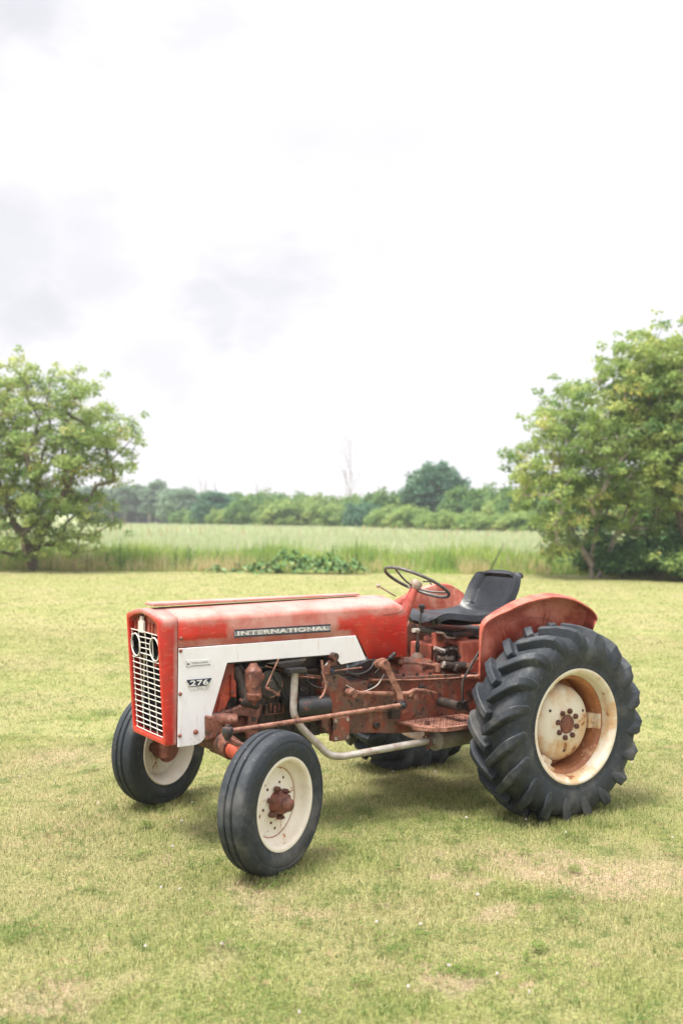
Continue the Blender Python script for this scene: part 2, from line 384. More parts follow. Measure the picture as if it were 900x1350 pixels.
def posxyz(t):
    g = t.nodes.new('ShaderNodeNewGeometry'); return g.outputs['Position']
DRY = [((0.77, 1.37), 0.3, 0.8), ((0.88, 1.09), 0.2, 0.5), ((0.67, 1.71), 0.28, 0.75), ((0.39, 1.7), 0.35, 0.6), ((1.33, 1.72), 0.16, 0.8), ((1.24, 1.27), 0.14, 0.6), ((1.99, 2.16), 0.13, 0.8), ((1.85, 2.38), 0.06, 0.9), ((3.28, 1.41), 0.3, 0.6), ((2.15, 0.89), 0.22, 0.5), ((2.63, 1.48), 0.2, 0.4), ((1.93, -2.1), 0.5, 0.4), ((1.16, 0.94), 0.25, 0.3)]
def lawn_colour(t, att=None):
    p = posxyz(t)
    a = noise(t, .55, 5, .62, p); bb = noise(t, 2.1, 7, .72, p, .5); cc = noise(t, 11, 5, .65, p); dd = noise(t, 1.1, 4, .6, p)
    c = mix(t, ramp(t, bb, .34, .62), (.30, .335, .105), (.455, .445, .19))
    c = mix(t, ramp(t, a, .42, .64, 0, .7), c, (.48, .42, .22))
    c = mix(t, ramp(t, dd, .60, .74, 0, .8), c, (.58, .44, .28))
    c = mix(t, ramp(t, cc, .58, .70, 0, .75), c, (.58, .37, .24))
    c = mix(t, ramp(t, cc, .43, .32, 0, .75), c, (.11, .18, .05))
    c = mix(t, ramp(t, bb, .42, .30, 0, .6), c, (.15, .23, .06))
    ee = noise(t, 26, 4, .7, p); ff = noise(t, 5.5, 6, .7, p, .6)
    c = mix(t, ramp(t, ff, .47, .34, 0, .65), c, (.12, .20, .045))
    c = mix(t, ramp(t, ff, .56, .68, 0, .55), c, (.56, .43, .28))
    c = mix(t, ramp(t, ee, .42, .30, 0, .8), c, (.07, .12, .03))
    c = mix(t, ramp(t, ee, .60, .70, 0, .6), c, (.64, .60, .34))
    # worn dry spots with places of their own in the lawn
    wp = t.nodes.new('ShaderNodeTexNoise'); setin(wp, 'Scale', 5); setin(wp, 'Detail', 6); t.links.new(p, wp.inputs['Vector'])
    w1 = t.nodes.new('ShaderNodeVectorMath'); w1.operation = 'SUBTRACT'; t.links.new(wp.outputs['Color'], w1.inputs[0]); setin(w1, 1, (.5, .5, .5))
    w2 = t.nodes.new('ShaderNodeVectorMath'); w2.operation = 'SCALE'; t.links.new(w1.outputs[0], w2.inputs[0]); setin(w2, 'Scale', .7)
    w3 = t.nodes.new('ShaderNodeVectorMath'); w3.operation = 'ADD'; t.links.new(p, w3.inputs[0]); t.links.new(w2.outputs[0], w3.inputs[1])
    for (x_, y_), r_, a_ in DRY:
        d_ = t.nodes.new('ShaderNodeVectorMath'); d_.operation = 'DISTANCE'; t.links.new(w3.outputs[0], d_.inputs[0]); setin(d_, 1, (x_, y_, 0))
        c = mix(t, math_(t, 'MULTIPLY', ramp(t, d_.outputs['Value'], r_ * 1.2, r_ * .3, 0, a_), ramp(t, cc, .3, .6, .5, 1)), c, (.68, .50, .36))
    return c
m, t, b = newmat('lawn_soil')
c = lawn_colour(t); n = noise(t, 60, 5, .75, posxyz(t))
c = mix(t, ramp(t, n, .36, .62), mix(t, .65, c, (.05, .06, .02)), mix(t, .04, c, (.06, .07, .02)))
t.links.new(c, b.inputs['Base Color']); setin(b, 'Roughness', .95); b.inputs['Specular IOR Level'].default_value = .1
bump(t, b, n, .02)
M['lawn'] = m
m, t, b = newmat('grass_blades')
c = lawn_colour(t)
at_ = t.nodes.new('ShaderNodeAttribute'); at_.attribute_name = 'rnd'
f = at_.outputs['Fac']
c = mix(t, ramp(t, f, .0, .42, .95, 0), c, (.075, .14, .03))
c = mix(t, ramp(t, f, .5, .8, 0, .6), c, (.58, .58, .26))
c = mix(t, ramp(t, f, .91, .95, 0, .8), c, (.62, .54, .34))
t.links.new(c, b.inputs['Base Color']); setin(b, 'Roughness', .6); b.inputs['Specular IOR Level'].default_value = .2
tr = t.nodes.new('ShaderNodeBsdfTranslucent'); t.links.new(c, tr.inputs[0])
ms = t.nodes.new('ShaderNodeMixShader'); setin(ms, 0, .35); t.links.new(b.outputs[0], ms.inputs[1]); t.links.new(tr.outputs[0], ms.inputs[2])
t.links.new(ms.outputs[0], t.nodes['Material Output'].inputs[0])
M['blade'] = m

def sheet(name, pts, m, z=0):
    bm = BM(); bm.faces.new([bm.verts.new((p.x, p.y, z)) for p in pts])
    o = obj(name, bm, m, smooth=0); o['kind'] = 'structure'; return o
sheet('lawn', [at(-60, -30), at(60, -30), at(60, 33.2), at(-60, 33.2)], M['lawn'], 0.0)

def np_mesh(name, V, F, m, rnd=None, parent=None):
    """V (n,3), F (k,3|4) arrays; rnd per-vertex float"""
    me = bpy.data.meshes.new(name); k = F.shape[1]
    me.vertices.add(len(V)); me.vertices.foreach_set('co', V.astype(np.float32).ravel())
    me.loops.add(F.size); me.loops.foreach_set('vertex_index', F.astype(np.int32).ravel())
    me.polygons.add(len(F)); me.polygons.foreach_set('loop_start', np.arange(0, F.size, k, dtype=np.int32))
    me.polygons.foreach_set('loop_total', np.full(len(F), k, np.int32))
    me.update(calc_edges=True)
    if rnd is not None:
        a = me.attributes.new('rnd', 'FLOAT', 'POINT'); a.data.foreach_set('value', rnd.astype(np.float32))
    me.materials.append(m)
    o = bpy.data.objects.new(name, me); COL.objects.link(o)
    if parent: o.parent = parent
    return o
def blades(name, P, h, wd, m, lean=.5, bend=.5, rnd=None, kind='stuff', seg=2):
    """grass blades: P (n,3) roots, h heights, wd widths"""
    n = len(P); a = rng.uniform(0, 2 * np.pi, n); side = np.stack([np.cos(a), np.sin(a), np.zeros(n)], 1)
    b_ = rng.uniform(0, 2 * np.pi, n); ln = np.abs(rng.normal(0, lean, n)); dr = np.stack([np.cos(b_) * ln, np.sin(b_) * ln, np.zeros(n)], 1)
    up = np.array([0, 0, 1.])
    hh = h[:, None]
    if seg == 2:
        p0 = P; p1 = P + hh * (.55 * up + dr * .4); p2 = P + hh * (up * (1 - bend * np.minimum(ln, 1)[:, None] * .5) + dr * 1.1)
        w0 = side * wd[:, None] * .5
        V = np.stack([p0 - w0, p0 + w0, p1 + w0 * .8, p1 - w0 * .8, p2], 1).reshape(-1, 3)
        i = np.arange(n)[:, None] * 5
        F = np.concatenate([i + [0, 1, 2], i + [0, 2, 3], i + [3, 2, 4]], 0)
        k = 5
    else:
        w0 = side * wd[:, None] * .5
        V = np.stack([P - w0, P + w0, P + hh * (up + dr)], 1).reshape(-1, 3); F = np.arange(n)[:, None] * 3 + np.array([[0, 1, 2]]); k = 3
    if rnd is None: rnd = rng.random(n)
    o = np_mesh(name, V, F, m, np.repeat(rnd, k)); 
    if kind: o['kind'] = kind
    return o
def wedge(n, d0, d1, spread=.42, pw=1.0):
    """random ground points between two depths, wider than the view so a side step still sees grass"""
    d = d0 + (d1 - d0) * rng.random(n) ** pw
    l = rng.uniform(-1, 1, n); l = np.where(rng.random(n) < .85, l, np.sign(l) * (1 + np.abs(l) * .9)) * (d * spread + 1.2)
    return np.array(C0)[None] + d[:, None] * np.array(FWD)[None] + l[:, None] * np.array(RGT)[None]
def clump_keep(P, s=3.0):
    v = np.sin(P[:, 0] * s + 1.3 * np.sin(P[:, 1] * s * .7)) * np.sin(P[:, 1] * s * 1.1 + 1.7 * np.sin(P[:, 0] * s * .6))
    return v
Pn = wedge(430000, 2.6, 8.2, .42, .85); v = clump_keep(Pn, 2.4)
hN = rng.uniform(.010, .030, len(Pn)) * (1 + .3 * v); 
blades('grass_near', Pn, hN, rng.uniform(.0014, .0032, len(Pn)), M['blade'], .6)
Pm = wedge(150000, 8.2, 16, .42, .8); v = clump_keep(Pm, 1.7)
blades('grass_midway', Pm, rng.uniform(.012, .030, len(Pm)) * (1 + .3 * v), rng.uniform(.005, .009, len(Pm)), M['blade'], .7, seg=1)
Pf = wedge(90000, 16, 33, .42, .9)
blades('grass_far', Pf, rng.uniform(.012, .03, len(Pf)), rng.uniform(.012, .022, len(Pf)), M['blade'], .6, seg=1)

# small clover leaves in dark tufts, broad plantain rosettes
cen = wedge(620, 3.0, 9.5, .42, .9)
Vs, Fs, rs = [], [], []; k = 0
for c_ in cen:
    n = int(rng.integers(8, 46)); sg = rng.uniform(.02, .10)
    for _ in range(n):
        p = c_ + np.array([rng.normal(0, sg), rng.normal(0, sg * .8), 0]); z = rng.uniform(.016, .036); r_ = rng.uniform(.005, .010); a0 = rng.uniform(0, 6.28)
        for j in range(3):
            a = a0 + j * 2.09; tlt = rng.uniform(-.3, .3)
            q = [np.array([0, 0, 0]), np.array([math.cos(a - .5) * r_, math.sin(a - .5) * r_, r_ * tlt]), np.array([math.cos(a) * r_ * 1.35, math.sin(a) * r_ * 1.35, r_ * tlt]), np.array([math.cos(a + .5) * r_, math.sin(a + .5) * r_, r_ * tlt])]
            Vs += [p + np.array([0, 0, z]) + x for x in q]; Fs.append([k, k + 1, k + 2, k + 3]); k += 4; rs += [rng.random()] * 4
M['clover'] = leafmat('clover_leaf', (.06, .12, .025), (.11, .18, .035), (.18, .26, .05), .3, None, 2)
np_mesh('clover_patches', np.array(Vs), np.array(Fs), M['clover'], np.array(rs))['kind'] = 'stuff'

# white clover heads, one thing each
M['petal'] = metal_mat('clover_petal', (.80, .76, .74), (.75, .62, .60), None, scale=300, grime=0)
bm = BM()
for i in range(46):
    ph = math.acos(1 - 1.75 * (i + .5) / 46); th = i * 2.4
    d = Vector((math.sin(ph) * math.cos(th), math.sin(ph) * math.sin(th), math.cos(ph)))
    add_cyl(bm, Vector((0, 0, .034)) + d * .003, Vector((0, 0, .034)) + d * .0095, .0013, .0008, n=4)
fl0 = obj('clover_flower', bm, M['petal'], smooth=0)
bm = BM(); add_tube(bm, [(0, 0, 0), (.002, 0, .018), (0, 0, .034)], .0011, 5)
st0 = obj('stem', bm, M['clover'], fl0)
FL = wedge(85, 3.3, 8.5, .33, .8)
for i, p in enumerate(FL):
    if i == 0: o, s = fl0, st0
    else:
        o = fl0.copy(); COL.objects.link(o); s = st0.copy(); COL.objects.link(s); s.parent = o
    o.location = p; sc = rng.uniform(.5, .85); o.scale = (sc, sc, rng.uniform(.6, .95)); o.rotation_euler = (rng.normal(0, .2), rng.normal(0, .2), rng.uniform(0, 6))
    tag(o, 'tiny white clover flower head standing in the mown lawn', 'clover flower', 'white clover flowers scattered over the lawn')

# ================================================================== FIELD AND TREES
M['meadow'] = None
m, t, b = newmat('meadow_soil')
p = posxyz(t); n1 = noise(t, .12, 5, .6, p); n2 = noise(t, 1.3, 5, .6, p)
c = mix(t, ramp(t, n1, .35, .65), (.30, .38, .15), (.40, .45, .22)); c = mix(t, ramp(t, n2, .4, .7, 0, .6), c, (.50, .46, .30))
t.links.new(c, b.inputs['Base Color']); setin(b, 'Roughness', .95); b.inputs['Specular IOR Level'].default_value = .05; bump(t, b, n2, .1)
M['meadow'] = m
# rough field behind the lawn: rises just past the mown edge, then gently rolls away to the horizon
bm = BM(); rows = []
deps = [33.0, 33.5, 34.5, 36, 40, 50, 65, 85, 110, 150, 220, 400, 900, 2500]
zs = [-.01, .02, .12, .25, .32, .36, .4, .4, .4, .3, .2, .1, .1, .1]
for d, z in zip(deps, zs):
    rows.append([bm.verts.new(at(l * max(1, d / 60), d, z + .03 * math.sin(l * .3 + d))) for l in range(-72, 73, 6)])
for A, B in zip(rows, rows[1:]):
    for i in range(len(A) - 1): bm.faces.new((A[i], A[i + 1], B[i + 1], B[i]))
fd = obj('field', bm, M['meadow'], smooth=180); fd['kind'] = 'structure'
bm = BM(); rows = []
for d in (-31, -200, -2500): rows.append([bm.verts.new(at(l, d, 0)) for l in (-2500, 0, 2500)])
for A, B in zip(rows, rows[1:]):
    for i in range(2): bm.faces.new((A[i], A[i + 1], B[i + 1], B[i]))
g = obj('ground', bm, M['lawn'], smooth=0); g['kind'] = 'structure'; g.location.z = -.01
for s in (-1, 1):
    q = sheet('ground', [at(s * 59, -31), at(s * 2500, -31), at(s * 2500, 34), at(s * 59, 34)], M['lawn'], -.012)

def field_blades(name, n, d0, d1, h0, h1, w0, w1, mat, spread=.46, pw=1, base=0, mod=None, lean=.22, bend=.25):
    n = int(n * 1.15)
    P = wedge(n, d0, d1, spread, pw)
    lat = (P - np.array(C0)) @ np.array(RGT); dep = (P - np.array(C0)) @ np.array(FWD)
    h = rng.uniform(h0, h1, n); r_ = rng.random(n)
    gz = np.interp(dep, deps, zs); P[:, 2] = gz - .02
    if mod is not None:
        keep, h, r_ = mod(lat, dep, h, r_); P, h, r_ = P[keep], h[keep], r_[keep]
    wd = rng.uniform(w0, w1, len(P))
    return blades(name, P, h, wd, mat, lean, bend, r_)
def tallmat(name, cols, ns=.5):
    """cols: low value -> high value of the per-blade number"""
    m, t, b = newmat(name)
    at_ = t.nodes.new('ShaderNodeAttribute'); at_.attribute_name = 'rnd'
    n = noise(t, ns, 4, .6, posxyz(t)); v = math_(t, 'ADD', math_(t, 'MULTIPLY', at_.outputs['Fac'], .7), math_(t, 'MULTIPLY', ramp(t, n, .3, .7), .3))
    c = mix(t, ramp(t, v, 0, .45), cols[0], cols[1]); c = mix(t, ramp(t, v, .45, .8), c, cols[2]); c = mix(t, ramp(t, at_.outputs['Fac'], .93, .97), c, cols[3])
    t.links.new(c, b.inputs['Base Color']); setin(b, 'Roughness', .7); b.inputs['Specular IOR Level'].default_value = .1
    tr = t.nodes.new('ShaderNodeBsdfTranslucent'); t.links.new(c, tr.inputs[0]); ms = t.nodes.new('ShaderNodeMixShader'); setin(ms, 0, .35)
    t.links.new(b.outputs[0], ms.inputs[1]); t.links.new(tr.outputs[0], ms.inputs[2]); t.links.new(ms.outputs[0], t.nodes['Material Output'].inputs[0]); return m
M['tall'] = tallmat('tall_grass', [(.12, .23, .06), (.30, .42, .10), (.50, .56, .17), (.62, .50, .33)])
M['straw'] = tallmat('dry_grass', [(.34, .36, .13), (.54, .46, .24), (.64, .52, .33), (.62, .40, .28)])
M['seed'] = tallmat('seed_heads', [(.30, .40, .20), (.44, .50, .29), (.56, .57, .40), (.60, .48, .40)])
def mod_front(lat, dep, h, r_):
    v = .5 + .5 * np.sin(lat * 1.7 + 1.1 * np.sin(lat * .63)); h = h * (.62 + .38 * v); h = h * np.clip((dep - 32.6) / 1.5, .35, 1)
    h = h * np.clip(rng.normal(1, .32, len(h)), .35, 1.9); r_ = np.clip(r_ * .8 + .1 * np.sin(lat * 2.3 + dep) + .1 * np.sin(lat * 5.1), 0, 1)
    return np.ones(len(h), bool), h, r_
field_blades('tall_grass', 56000, 32.6, 37, .22, .66, .014, .028, M['tall'], .43, 1, mod=mod_front, lean=.34, bend=.5)
def mod_left(lat, dep, h, r_):
    v = np.sin(lat * 1.3) + .7 * np.sin(lat * 3.1 + 1) + .5 * np.sin(lat * 7.3)
    k = (rng.random(len(lat)) < np.clip(.17 + .17 * v + .22 * (lat < -2.5) - .12 * (lat > -1), .02, .6)) | ((np.abs(lat - 4.2) < .45) & (rng.random(len(lat)) < .6))
    h = h * np.clip(rng.normal(.95, .25, len(h)), .4, 1.5)
    return k, h, r_
field_blades('dry_grass', 26000, 32.5, 34.6, .22, .55, .014, .026, M['straw'], .43, 1, mod=mod_left, lean=.34, bend=.5)
field_blades('field_grass', 60000, 37, 62, .30, .62, .03, .05, M['seed'], .43, .8)
field_blades('field_grass', 45000, 62, 120, .35, .62, .07, .13, M['seed'], .43, .8)
# taller reddish dock stalks and weeds standing above the grass
def weeds(name, n, d0, d1, h0, h1, mat, wd, pw=1, mod=None):
    field_blades(name, n, d0, d1, h0, h1, wd * .6, wd, mat, .43, pw, lean=.08, bend=.05, mod=mod)
M['dock'] = tallmat('dock_stalks', [(.40, .24, .15), (.48, .30, .2), (.45, .34, .2), (.3, .2, .1)])
weeds('seed_stalks', 420, 50, 90, .6, 1.0, M['dock'], .08)
M['weedg'] = tallmat('weed_stems', [(.06, .11, .035), (.09, .15, .045), (.15, .2, .06), (.2, .22, .1)])
weeds('weed_stems', 420, 32.6, 36, .45, .85, M['weedg'], .03)
weeds('seed_stalks', 900, 33, 40, .45, .8, M['seed'], .03)
# upright weeds along the mown edge: single plants
def weed_plant(h, seed):
    r0 = random.Random(seed); V, F, rs = [], [], []
    def leaf(p, d, l, w_):
        d = Vector(d).normalized(); s = d.cross(Vector((0, 0, 1))).normalized() * w_; k = len(V)
        for q in (p, p + d * l * .5 + s, p + d * l, p + d * l * .5 - s): V.append(tuple(q))
        F.append((k, k + 1, k + 2, k + 3)); rr = r0.random(); rs.extend([rr] * 4)
    for i in range(int(60 * h)):
        z = h * (i + 1) / (60 * h + 1); a = r0.uniform(0, 6.28); l = r0.uniform(.08, .16) * (1.15 - z / h * .75)
        leaf(Vector((0, 0, z)), (math.cos(a), math.sin(a), r0.uniform(.1, .9)), l, l * .18)
    return np.array(V), np.array(F), np.array(rs)
LW = [(-6.95, 33.0, 1.05), (-5.2, 33.0, .8), (-4.75, 32.9, .75), (-8.0, 33.0, .62), (.48, 32.3, 1.15), (.2, 32.5, .85), (-.25, 32.5, .9), (-7.4, 33.1, .6), (-3.2, 32.9, .55), (-2.3, 33, .6)]
wl = ['tall dark green weed standing in the grass beside the left tree', 'dark green weed in the tall grass left of the tractor, left of a pair', 'dark green weed in the tall grass left of the tractor, right of a pair',
      'low green weed at the right foot of the left tree', 'tallest thin weed stem rising behind the broad leaved plants', 'thin weed stem just left of the tallest stem behind the broad leaved plants', 'thin weed stem above the middle of the broad leaved plants', 'low weed beside the tall weed near the left tree', 'small weed in dry grass left of the broad leaved plants', 'small weed touching the left end of the broad leaved plants']
for i, (la, de, h) in enumerate(LW):
    V, F, rs_ = weed_plant(h, i); o = np_mesh('weed', V, F, M['leaf_dark'] if i < 4 else M['weedg'], rs_)
    o.location = at(la, de, 0); st = BM(); add_tube(st, [(0, 0, 0), (.01, 0, h * .5), (0, .01, h)], .006, 5); obj('stem', st, M['weedg'], o)
    tag(o, wl[i], 'weed', 'weeds along the edge of the mown lawn')
# big leaved plants in the middle of the edge
def burdock(seed, n, rad, hh):
    r0 = random.Random(seed); V, F, rs = [], [], []
    for i in range(n):
        a = r0.uniform(0, 6.28); d = rad * math.sqrt(r0.random()); c_ = Vector((math.cos(a) * d, math.sin(a) * d * .7, hh * (1 - (d / rad) ** 2 * .75) * r0.uniform(.55, 1.0)))
        dr = Vector((math.cos(a), math.sin(a), r0.uniform(-.7, .1))).normalized(); L_ = r0.uniform(.13, .24); s = dr.cross(Vector((0, 0, 1))).normalized(); up = s.cross(dr); k = len(V); m_ = 9
        rr = r0.random(); 
        for u, w_, cz in [(0, .1, 0), (.12, .32, .03), (.4, .42, .05), (.7, .30, .03), (1, .02, -.05)]:
            V.append(tuple(c_ + dr * L_ * u - s * w_ * L_ + up * cz)); V.append(tuple(c_ + dr * L_ * u + up * (cz - .02))); V.append(tuple(c_ + dr * L_ * u + s * w_ * L_ + up * cz)); rs.extend([rr] * 3)
        for j in range(4):
            for q in (0, 1): F.append((k + j * 3 + q, k + j * 3 + q + 1, k + j * 3 + 4 + q, k + j * 3 + 3 + q))
    return np.array(V), np.array(F), np.array(rs)
BD = [(-3.75, 32.3, .26, .24, 16), (-3.05, 32.5, .3, .28, 16), (-2.35, 32.0, .45, .40, 50), (-1.65, 32.2, .55, .78, 90), (-.95, 32.1, .5, .62, 70), (-.3, 32.1, .5, .66, 80), (.25, 31.95, .5, .50, 60)]
bl = ['smallest broad leaved plant at the left end of the row by the mown edge', 'thin broad leaved plant second from the left in the row by the mown edge', 'low broad leaved plant left of the tallest one in the row', 'tallest bushy broad leaved plant in the row by the mown edge', 'broad leaved plant right beside the tallest one in the row', 'dense broad leaved plant second from the right in the row', 'low spreading broad leaved plant at the right end of the row']
for i, (la, de, ra, hh, n) in enumerate(BD):
    V, F, rs_ = burdock(i + 3, n, ra, hh); o = np_mesh('broad_leaved_plant', V, F, M['leaf_big'], rs_); o.location = at(la, de, 0)
    o.rotation_euler.z = math.atan2(RGT.y, RGT.x); tag(o, bl[i], 'plant', 'broad leaved plants along the mown edge')
bm = BM(); add_tube(bm, spline([at(4.62, 32.6, 0), at(4.75, 32.6, .35), at(4.95, 32.6, .72), at(5.08, 32.6, 1.02)], 4), [.022, .021, .02, .02, .019, .018, .018, .016, .015, .013, .011, .01, .006][:13], 6)
add_tube(bm, [at(4.72, 32.6, .25), at(4.55, 32.6, .42), at(4.45, 32.6, .45)], .008, 5)
o = obj('dead_branch', bm, M['black'], smooth=50); tag(o, 'dark bare branch leaning out of the tall grass behind the seat', 'branch')

# ---------------------------------------------------------------- trees
def tree_data(seed, ells, n_clump, n_leaf, leaf, clump_r, forks, trunk_r, droop=.25, gap=.35, shell_bias=.5, up=.2, aspect=.34, stems=None):
    """ells: crown lobes (x, y, z, rx, ry, rz); forks: polylines of main stems from the ground;
    returns skeleton tubes and leaf arrays"""
    r0 = np.random.default_rng(seed)
    vol = np.array([e[3] * e[4] * e[5] for e in ells]); pk = r0.choice(len(ells), n_clump * 3, p=vol / vol.sum())
    d = r0.normal(size=(n_clump * 3, 3)); d /= np.linalg.norm(d, axis=1)[:, None]
    rad = r0.random(n_clump * 3) ** shell_bias
    E_ = np.array(ells)[pk]; C_ = E_[:, :3] + d * rad[:, None] * E_[:, 3:]
    ok = C_[:, 2] > .35
    C_ = C_[ok]
    # thin by spacing so that gaps and clumps stay
    keep = []; mind = gap
    for i in range(len(C_)):
        if len(keep) >= n_clump: break
        if all(np.sum((C_[i] - C_[j]) ** 2) > mind * mind for j in keep[-400:]): keep.append(i)
    C_ = C_[keep]
    # skeleton
    nodes = []; par = []; base_r = []
    for f in forks:
        pts = spline(f, 4); start = None
        for i, q in enumerate(pts):
            nodes.append(np.array(q)); par.append(len(nodes) - 2 if i else -1)
    nf = len(nodes); fork_ids = set(range(nf))
    order = np.argsort(np.linalg.norm(C_ - np.array(nodes[min(4, nf - 1)]), axis=1))
    tips = []
    for i in order:
        c_ = C_[i]; A = np.array(nodes); dz = c_[2] - A[:, 2]
        dist = np.linalg.norm(A - c_, axis=1) + np.where(dz < 0, -dz * 1.0, 0)
        j = int(np.argmin(dist)); s = nodes[j]; L_ = np.linalg.norm(c_ - s); k = max(1, int(L_ / .6)); prev = j
        for q in range(1, k + 1):
            u = q / k; p_ = s + (c_ - s) * u + np.array([0, 0, up * L_ * math.sin(math.pi * u) * .35]) + r0.normal(0, .035 * L_, 3) * (u < 1)
            nodes.append(p_); par.append(prev); prev = len(nodes) - 1
        tips.append(prev)
    cnt = np.zeros(len(nodes)); 
    for t_ in tips: cnt[t_] += 1
    for i in range(len(nodes) - 1, -1, -1):
        if par[i] >= 0: cnt[par[i]] += cnt[i]
    mx_ = cnt.max(); rads = trunk_r * (np.maximum(cnt, .6) / mx_) ** .48
    bm = BM()
    for i in range(len(nodes)):
        if par[i] >= 0:
            r_a = rads[par[i]] if par[i] in fork_ids and i in fork_ids else min(rads[par[i]], rads[i] * 1.35)
            if rads[i] < .006: continue
            add_cyl(bm, nodes[par[i]], nodes[i], r_a, rads[i], n=8 if rads[i] > .04 else 5, cap=False)
    # loose sprays that stick out of the crown
    cen_ = C_.mean(0); ex = C_[r0.choice(len(C_), len(C_) // 3)]; dv = ex - cen_; dv[:, 2] += .3; dv /= np.linalg.norm(dv, axis=1)[:, None]
    dist_ = np.linalg.norm((C_ - cen_), axis=1).max(); fr = np.linalg.norm(ex - cen_, axis=1) / dist_; sp = (ex + dv * r0.uniform(.25, .6, len(ex))[:, None])[fr > .45]
    nmain = len(C_); C_ = np.concatenate([C_, sp]); 
    # leaves
    n = len(C_); sz = r0.uniform(.6, 1.25, n); sz[nmain:] = r0.uniform(.35, .6, n - nmain); per = np.maximum(4, (n_leaf / n * sz ** 2).astype(int)); idx = np.repeat(np.arange(n), per); m_ = len(idx)
    g = r0.normal(size=(m_, 3)); g /= np.linalg.norm(g, axis=1)[:, None]; g *= (r0.random(m_) ** .45)[:, None]
    P = C_[idx] + g * (clump_r * sz[idx])[:, None] * np.array([1, 1, .62]); P[:, 2] -= droop * clump_r * (g[:, 0] ** 2 + g[:, 1] ** 2)
    ax_ = g * np.array([1, 1, .3]) + r0.normal(0, .45, (m_, 3)); ax_[:, 2] -= droop; ax_ /= np.linalg.norm(ax_, axis=1)[:, None]
    nr = r0.normal(0, .55, (m_, 3)) + np.array([0, 0, 1.]); sd_ = np.cross(ax_, nr); sd_ /= np.linalg.norm(sd_, axis=1)[:, None] + 1e-9
    ln = leaf * r0.uniform(.7, 1.3, m_); wd = ln * aspect
    fold = np.cross(sd_, ax_) * (wd * .35)[:, None]
    V = np.stack([P, P + ax_ * (ln * .5)[:, None] + sd_ * wd[:, None] + fold, P + ax_ * ln[:, None], P + ax_ * (ln * .5)[:, None] - sd_ * wd[:, None] + fold], 1).reshape(-1, 3)
    F = np.arange(m_)[:, None] * 4 + np.array([[0, 1, 2, 3]])
    tone = np.clip(r0.random(m_) * .42 + r0.random(n)[idx] * .58, 0, 1)
    return bm, V, F, np.repeat(tone, 4)
def tree(name, label, cat, loc, dat, bark, leafm, group=None, rz=0):
    bm, V, F, rs_ = dat
    e = empty(name, loc, label, cat, group); e.rotation_euler.z = rz
    obj('trunk', bm, bark, e, smooth=60)
    c_ = np_mesh('crown', V, F, leafm, rs_, e)
    return e
def copytree(e, loc, sc, rz, label, group, name=None, leafm=None):
    r_ = e.copy(); COL.objects.link(r_); r_.location = loc; r_.scale = sc; r_.rotation_euler.z = rz
    if name: r_.name = name
    for ch in [x for x in bpy.data.objects if x.parent == e]:
        c_ = ch.copy(); COL.objects.link(c_); c_.parent = r_
        if leafm is not None and ch.name.startswith('crown'):
            c_.data = ch.data.copy(); c_.data.materials[0] = leafm
    tag(r_, label, None, group); return r_
VA = math.atan2(RGT.y, RGT.x)      # tree-local x runs to the right as seen in the photograph
# left tree (local coordinates, metres)
lobes = [(.45, 0, 3.2, 2.1, 2.2, 2.1), (-.9, 0, 4.9, 1.7, 1.8, 1.5), (.9, .2, 5.0, 1.5, 1.7, 1.45), (2.1, 0, 4.0, 1.25, 1.5, 1.3), (-2.0, 0, 3.4, 1.9, 1.9, 1.9), (1.7, 0, 2.2, 1.2, 1.3, .9), (-1.2, 0, 1.6, 1.7, 1.5, 1.1), (.9, -.4, 1.1, 1.5, 1.2, .75), (-.9, -.4, .8, 1.3, 1.1, .6), (.0, 0, 5.7, 1.5, 1.4, .9)]
tree('field_tree', 'yellow green forked tree standing alone on the left at the lawn edge', 'tree', at(-9.45, 32.2, 0),
     tree_data(11, lobes, 450, 56000, .105, .28, [[(0, 0, -.1), (.03, 0, .6), (.1, 0, 1.3), (.05, .1, 2.4), (.2, .1, 3.6)], [(0, 0, .1), (-.22, .05, .8), (-.75, .1, 1.7), (-1.2, 0, 3.0)], [(.05, 0, .7), (.45, -.1, 1.5), (1.0, -.1, 2.5), (1.5, 0, 3.6)]], .17, gap=.39), M['bark'], M['leaf_a'], rz=VA)
# right trees
lobes = [(.2, 0, 4.1, 2.0, 2.1, 2.2), (-1.2, 0, 3.0, 1.3, 1.7, 1.5), (-.5, 0, 4.7, 1.2, 1.4, 1.3), (1.4, 0, 5.5, 1.6, 1.7, 1.6), (-.9, -.3, 1.6, 1.0, 1.2, .9), (-1.9, 0, 3.4, .8, 1.0, .7), (.9, 0, 2.5, 1.6, 1.7, 1.3), (.55, 0, 6.2, .9, 1.0, .8)]
tree('field_tree', 'forked tree with a pale two stemmed trunk, leftmost of the right hand trees', 'tree', at(7.45, 31.0, 0),
     tree_data(23, lobes, 450, 56000, .105, .28, [[(0, 0, -.1), (-.05, 0, .55), (.1, 0, 1.4), (.25, 0, 2.4), (.3, .1, 4)], [(0, 0, .35), (-.4, -.1, .95), (-.75, 0, 1.6), (-1.0, 0, 2.6)], [(.2, .1, 0), (.6, .1, 1.0), (1.1, .2, 2.2)]], .105, gap=.39), M['bark_grey'], M['leaf_b'], 'trees at the right edge of the lawn', rz=VA)
lobes = [(.2, 0, 4.9, 2.3, 2.2, 2.3), (-.9, 0, 6.0, 1.5, 1.6, 1.6), (.9, 0, 6.9, 1.9, 1.8, 1.5), (-1.0, -.6, 3.3, 1.3, 1.3, 1.2), (1.8, 0, 3.6, 1.9, 1.8, 1.9), (0, -.8, 2.6, 1.2, 1.2, .9)]
